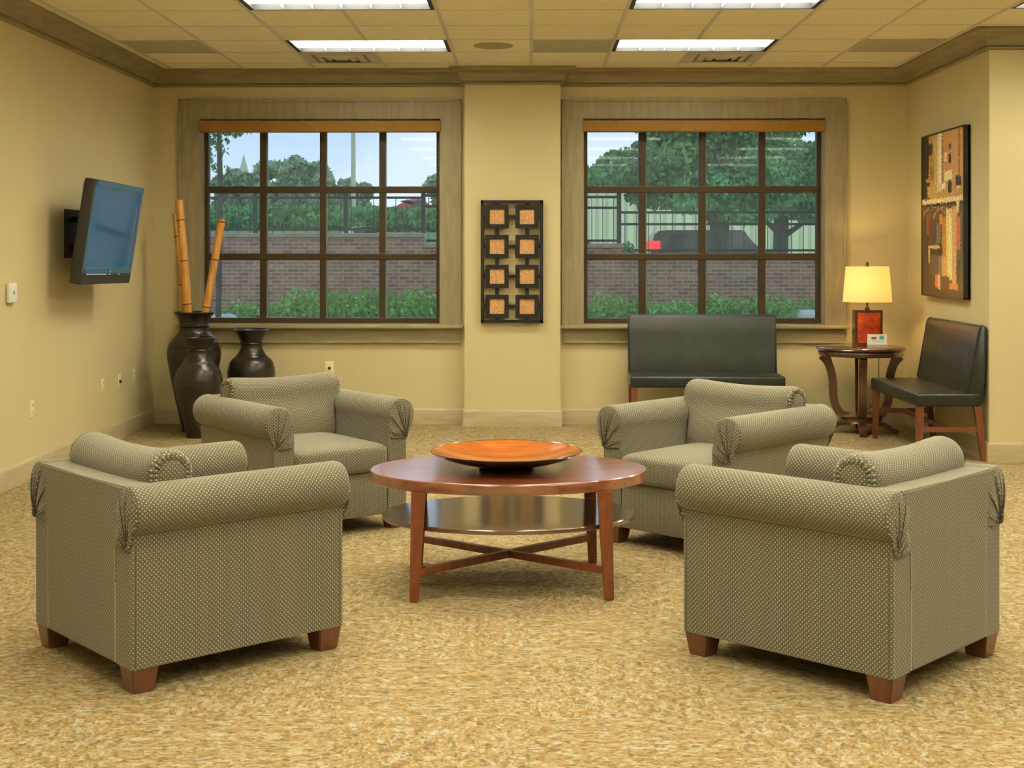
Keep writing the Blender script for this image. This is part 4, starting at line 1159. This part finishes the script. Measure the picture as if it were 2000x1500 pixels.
# hedges on the lawn
for px, w_, Y, lab, py in ((450, 2.0, 30., 'clipped hedge on the lawn outside, first pane column', 408), (575, 3.0, 29., 'clipped hedge on the lawn outside, second pane column', 402), (690, 2.6, 30., 'clipped hedge on the lawn outside, third pane column', 412), (800, 2.4, 27., 'clipped hedge on the lawn outside, last pane column', 415)):
    zb = ter(-5, Y); zt = Z_at(px, py, Y); hh = max(.5, zt - zb); bm = B()
    leaf_cloud(bm, [(-w_ * .3, 0, hh * .5, w_ * .35, .5, hh * .5), (w_ * .3, 0, hh * .48, w_ * .35, .5, hh * .48), (0, 0, hh * .5, w_ * .5, .5, hh * .48)], 3500, .07, random.Random(px))
    tag(finish('hedge', bm, M['leafB'], loc=(X_at(px, Y), Y, zb)), lab, 'hedge', 'hedges on the lawn')
# small bush at the end of the middle wall
bm = B(); leaf_cloud(bm, [(0, 0, .2, .12, .12, .22)], 500, .03, random.Random(9)); tag(finish('small_bush', bm, M['leafB'], loc=(X_at(1224, 17.5), 17.5, 1.2)), 'small dark bush at the end of the middle brick wall', 'shrub')
# light pole, spire
bm = B(); xx = X_at(690, 44); lathe(bm, [(.12, 0), (.08, .4), (.055, 9), (0, 9)], 12); tag(finish('light_pole', bm, M['polem'], smooth=True, loc=(xx, 44, ter(-6, 44))), 'tall pale light pole outside the third pane column of the left window', 'pole')
root = empty('church_spire', (X_at(476, 90), 90, 3.)); tag(root, 'far pale church spire outside the first pane column', 'building')
zt = Z_at(476, 300, 90) - 3.
bm = B(); box(bm, -.9, .9, -.9, .9, -1, zt - 2.6); finish('tower', bm, M['polem'], root)
bm = B(); lathe(bm, [(.75, zt - 2.6), (.35, zt - 1.3), (0, zt)], 8); finish('spire', bm, M['polem'], root)
# warehouse buildings
def building(pxa, pxb, Y, zt, lab, D_=8.):
    x0, x1 = X_at(pxa, Y), X_at(pxb, Y); zb = .2
    root = empty('warehouse', ((x0 + x1) / 2, Y, zb)); tag(root, lab, 'building', 'pale metal buildings beyond the fence'); h = (x1 - x0) / 2
    bm = B(); box(bm, -h, h, 0, D_, 0, zt - zb); finish('siding', bm, M['siding'], root)
    bm = B(); prism(bm, [(-.3, zt - zb), (D_ / 2, zt - zb + .3), (D_ + .3, zt - zb)], -h - .2, h + .2, 'x'); finish('roof', bm, M['roofm'], root)
building(1100, 1800, 52., 4.3, 'pale green metal sided building behind the trees outside the right window')
building(380, 760, 58., 2.95, 'pale metal building behind the hedges outside the left window')
# vehicles
def car(px, Y, L_, Hc, paint, lab, zb, flip=False, suv=False, rot=0.):
    root = empty('parked_car', (X_at(px, Y), Y, zb), rot); tag(root, lab, 'car', 'parked cars outside')
    h = L_ / 2; roof = [(-h, .35), (-h, .8), (-h + .06, Hc * (.80 if suv else .62))]
    roof += [(-h + .16, Hc * .97), (-h + .4, Hc), (h * .25, Hc), (h * .45, Hc * .62), (h - .1, Hc * .52), (h, .7), (h, .35)] if suv else [(-h + .6, Hc * .66), (-h + 1.1, Hc * .97), (-h + 1.6, Hc), (h * .1, Hc * .98), (h * .42, Hc * .66), (h - .1, Hc * .55), (h, .62), (h, .35)]
    if flip: roof = [(-x, z) for x, z in roof][::-1]
    bm = B(); prism(bm, roof, -.85, .85, 'y'); bmesh.ops.bevel(bm, geom=list(bm.edges), offset=.05, segments=2, affect='EDGES'); body = finish('car_body', bm, paint, root, True)
    sg = -1 if flip else 1
    bm = B(); gw = [(sg * (-h + (.45 if suv else 1.15)), Hc * .66), (sg * (-h + (.55 if suv else 1.4)), Hc * .92), (sg * h * .2, Hc * .92), (sg * h * .36, Hc * .66)]
    prism(bm, gw if not flip else gw[::-1], -.865, .865, 'y'); finish('car_window', bm, M['carglass'], root)
    for s in (-1, 1):
        for x in (-h * .62, h * .62):
            bm = B(); lathe(bm, [(0, -.1), (.32, -.1), (.34, -.07), (.34, .07), (.32, .1), (0, .1)], 20)
            for v in bm.verts: v.co = Vector((x + v.co.x, s * .80 + v.co.z, .34 + v.co.y))
            finish('wheel', bm, M['rubber'], root, True)
    bm = B(); xt = -sg * h
    for s in (-1, 1): box(bm, min(xt - sg * .03, xt + sg * .3), max(xt - sg * .03, xt + sg * .3), s * .68 - .2, s * .68 + .2, Hc * (.64 if suv else .48), Hc * (.80 if suv else .62), .01, 1)
    finish('tail_lamp', bm, M['tail'], root)
Y = 38.; zr = .62
car(1408, Y, 4.1, 1.48, M['carpaint_dark'], 'dark parked vehicle with red tail lamp, outside the right window', zr, suv=True)
car(1120, 36., 3.6, 1.12, M['carpaint_red'], 'red parked car at the left edge of the right window', .75)
car(815, 51., 2.7, 1.05, M['carpaint_red'], 'red parked car beyond the hedge, last pane column of the left window', 2.45)
car(680, 24., 1.2 * 1.6, .95, M['carpaint_white'], 'white car roof just above the brick wall, third pane column', .98)
# pale stones in the planting bed
for px, Y, w_, zt, lab in ((437, 15.6, .12, .76, 'pale flat stone outside the lower left corner of the left window'), (1580, 16., .12, .80, 'pale stone block outside the lower right corner of the right window')):
    bm = B(); superbox(bm, 0, 0, zt / 2, w_ * 1.4, .25, zt / 2, .4, .5, 24, 12); tag(finish('garden_stone', bm, M['stone'], smooth=True, loc=(X_at(px, Y), Y, 0)), lab, 'stone')

# ------------------------------------------------------------------ sky
w = bpy.data.worlds.new('sky'); scn.world = w; w.use_nodes = True; nt = w.node_tree; nt.nodes.clear()
out = nt.nodes.new('ShaderNodeOutputWorld'); bg_ = nt.nodes.new('ShaderNodeBackground'); tc = nt.nodes.new('ShaderNodeTexCoord')
sep = nt.nodes.new('ShaderNodeSeparateXYZ'); nt.links.new(tc.outputs['Generated'], sep.inputs[0])
rp = nt.nodes.new('ShaderNodeValToRGB'); nt.links.new(sep.outputs[2], rp.inputs[0])
els = rp.color_ramp.elements
while len(els) < 4: els.new(.5)
for e, (p, c) in zip(els, ((0., (.80, .84, .82)), (.02, (.74, .84, 1.)), (.10, (.50, .66, .95)), (.6, (.42, .62, 1.)))): e.position = p; e.color = (*c, 1)
cl = nt.nodes.new('ShaderNodeTexNoise'); cl.inputs['Scale'].default_value = 5.; cl.inputs['Detail'].default_value = 4; nt.links.new(tc.outputs['Generated'], cl.inputs['Vector'])
cr = nt.nodes.new('ShaderNodeValToRGB'); cr.color_ramp.elements[0].position = .45; cr.color_ramp.elements[1].position = .7; nt.links.new(cl.outputs[0], cr.inputs[0])
mx = nt.nodes.new('ShaderNodeMix'); mx.data_type = 'RGBA'; nt.links.new(cr.outputs[0], mx.inputs[0]); nt.links.new(rp.outputs[0], mx.inputs[6]); mx.inputs[7].default_value = (.85, .90, 1, 1)
nt.links.new(mx.outputs[2], bg_.inputs[0]); bg_.inputs[1].default_value = 1.0
nt.links.new(bg_.outputs[0], out.inputs[0])

# ------------------------------------------------------------------ camera
cam = bpy.data.cameras.new('camera'); co = bpy.data.objects.new('camera', cam); COL.objects.link(co); scn.camera = co
co.location = (0, 0, EYE); co.rotation_euler = (PI / 2, 0, TH)
cam.sensor_fit = 'HORIZONTAL'; cam.sensor_width = 36; cam.lens = F_PX / 2000 * 36
cam.shift_y = -(750 - HORIZ) / 2000
cam.clip_end = 300; cam.clip_start = .05
vs_ = scn.view_settings; vs_.view_transform = 'Standard'; vs_.look = 'None'; vs_.exposure = 0.60; vs_.gamma = 1; vs_.use_curve_mapping = False
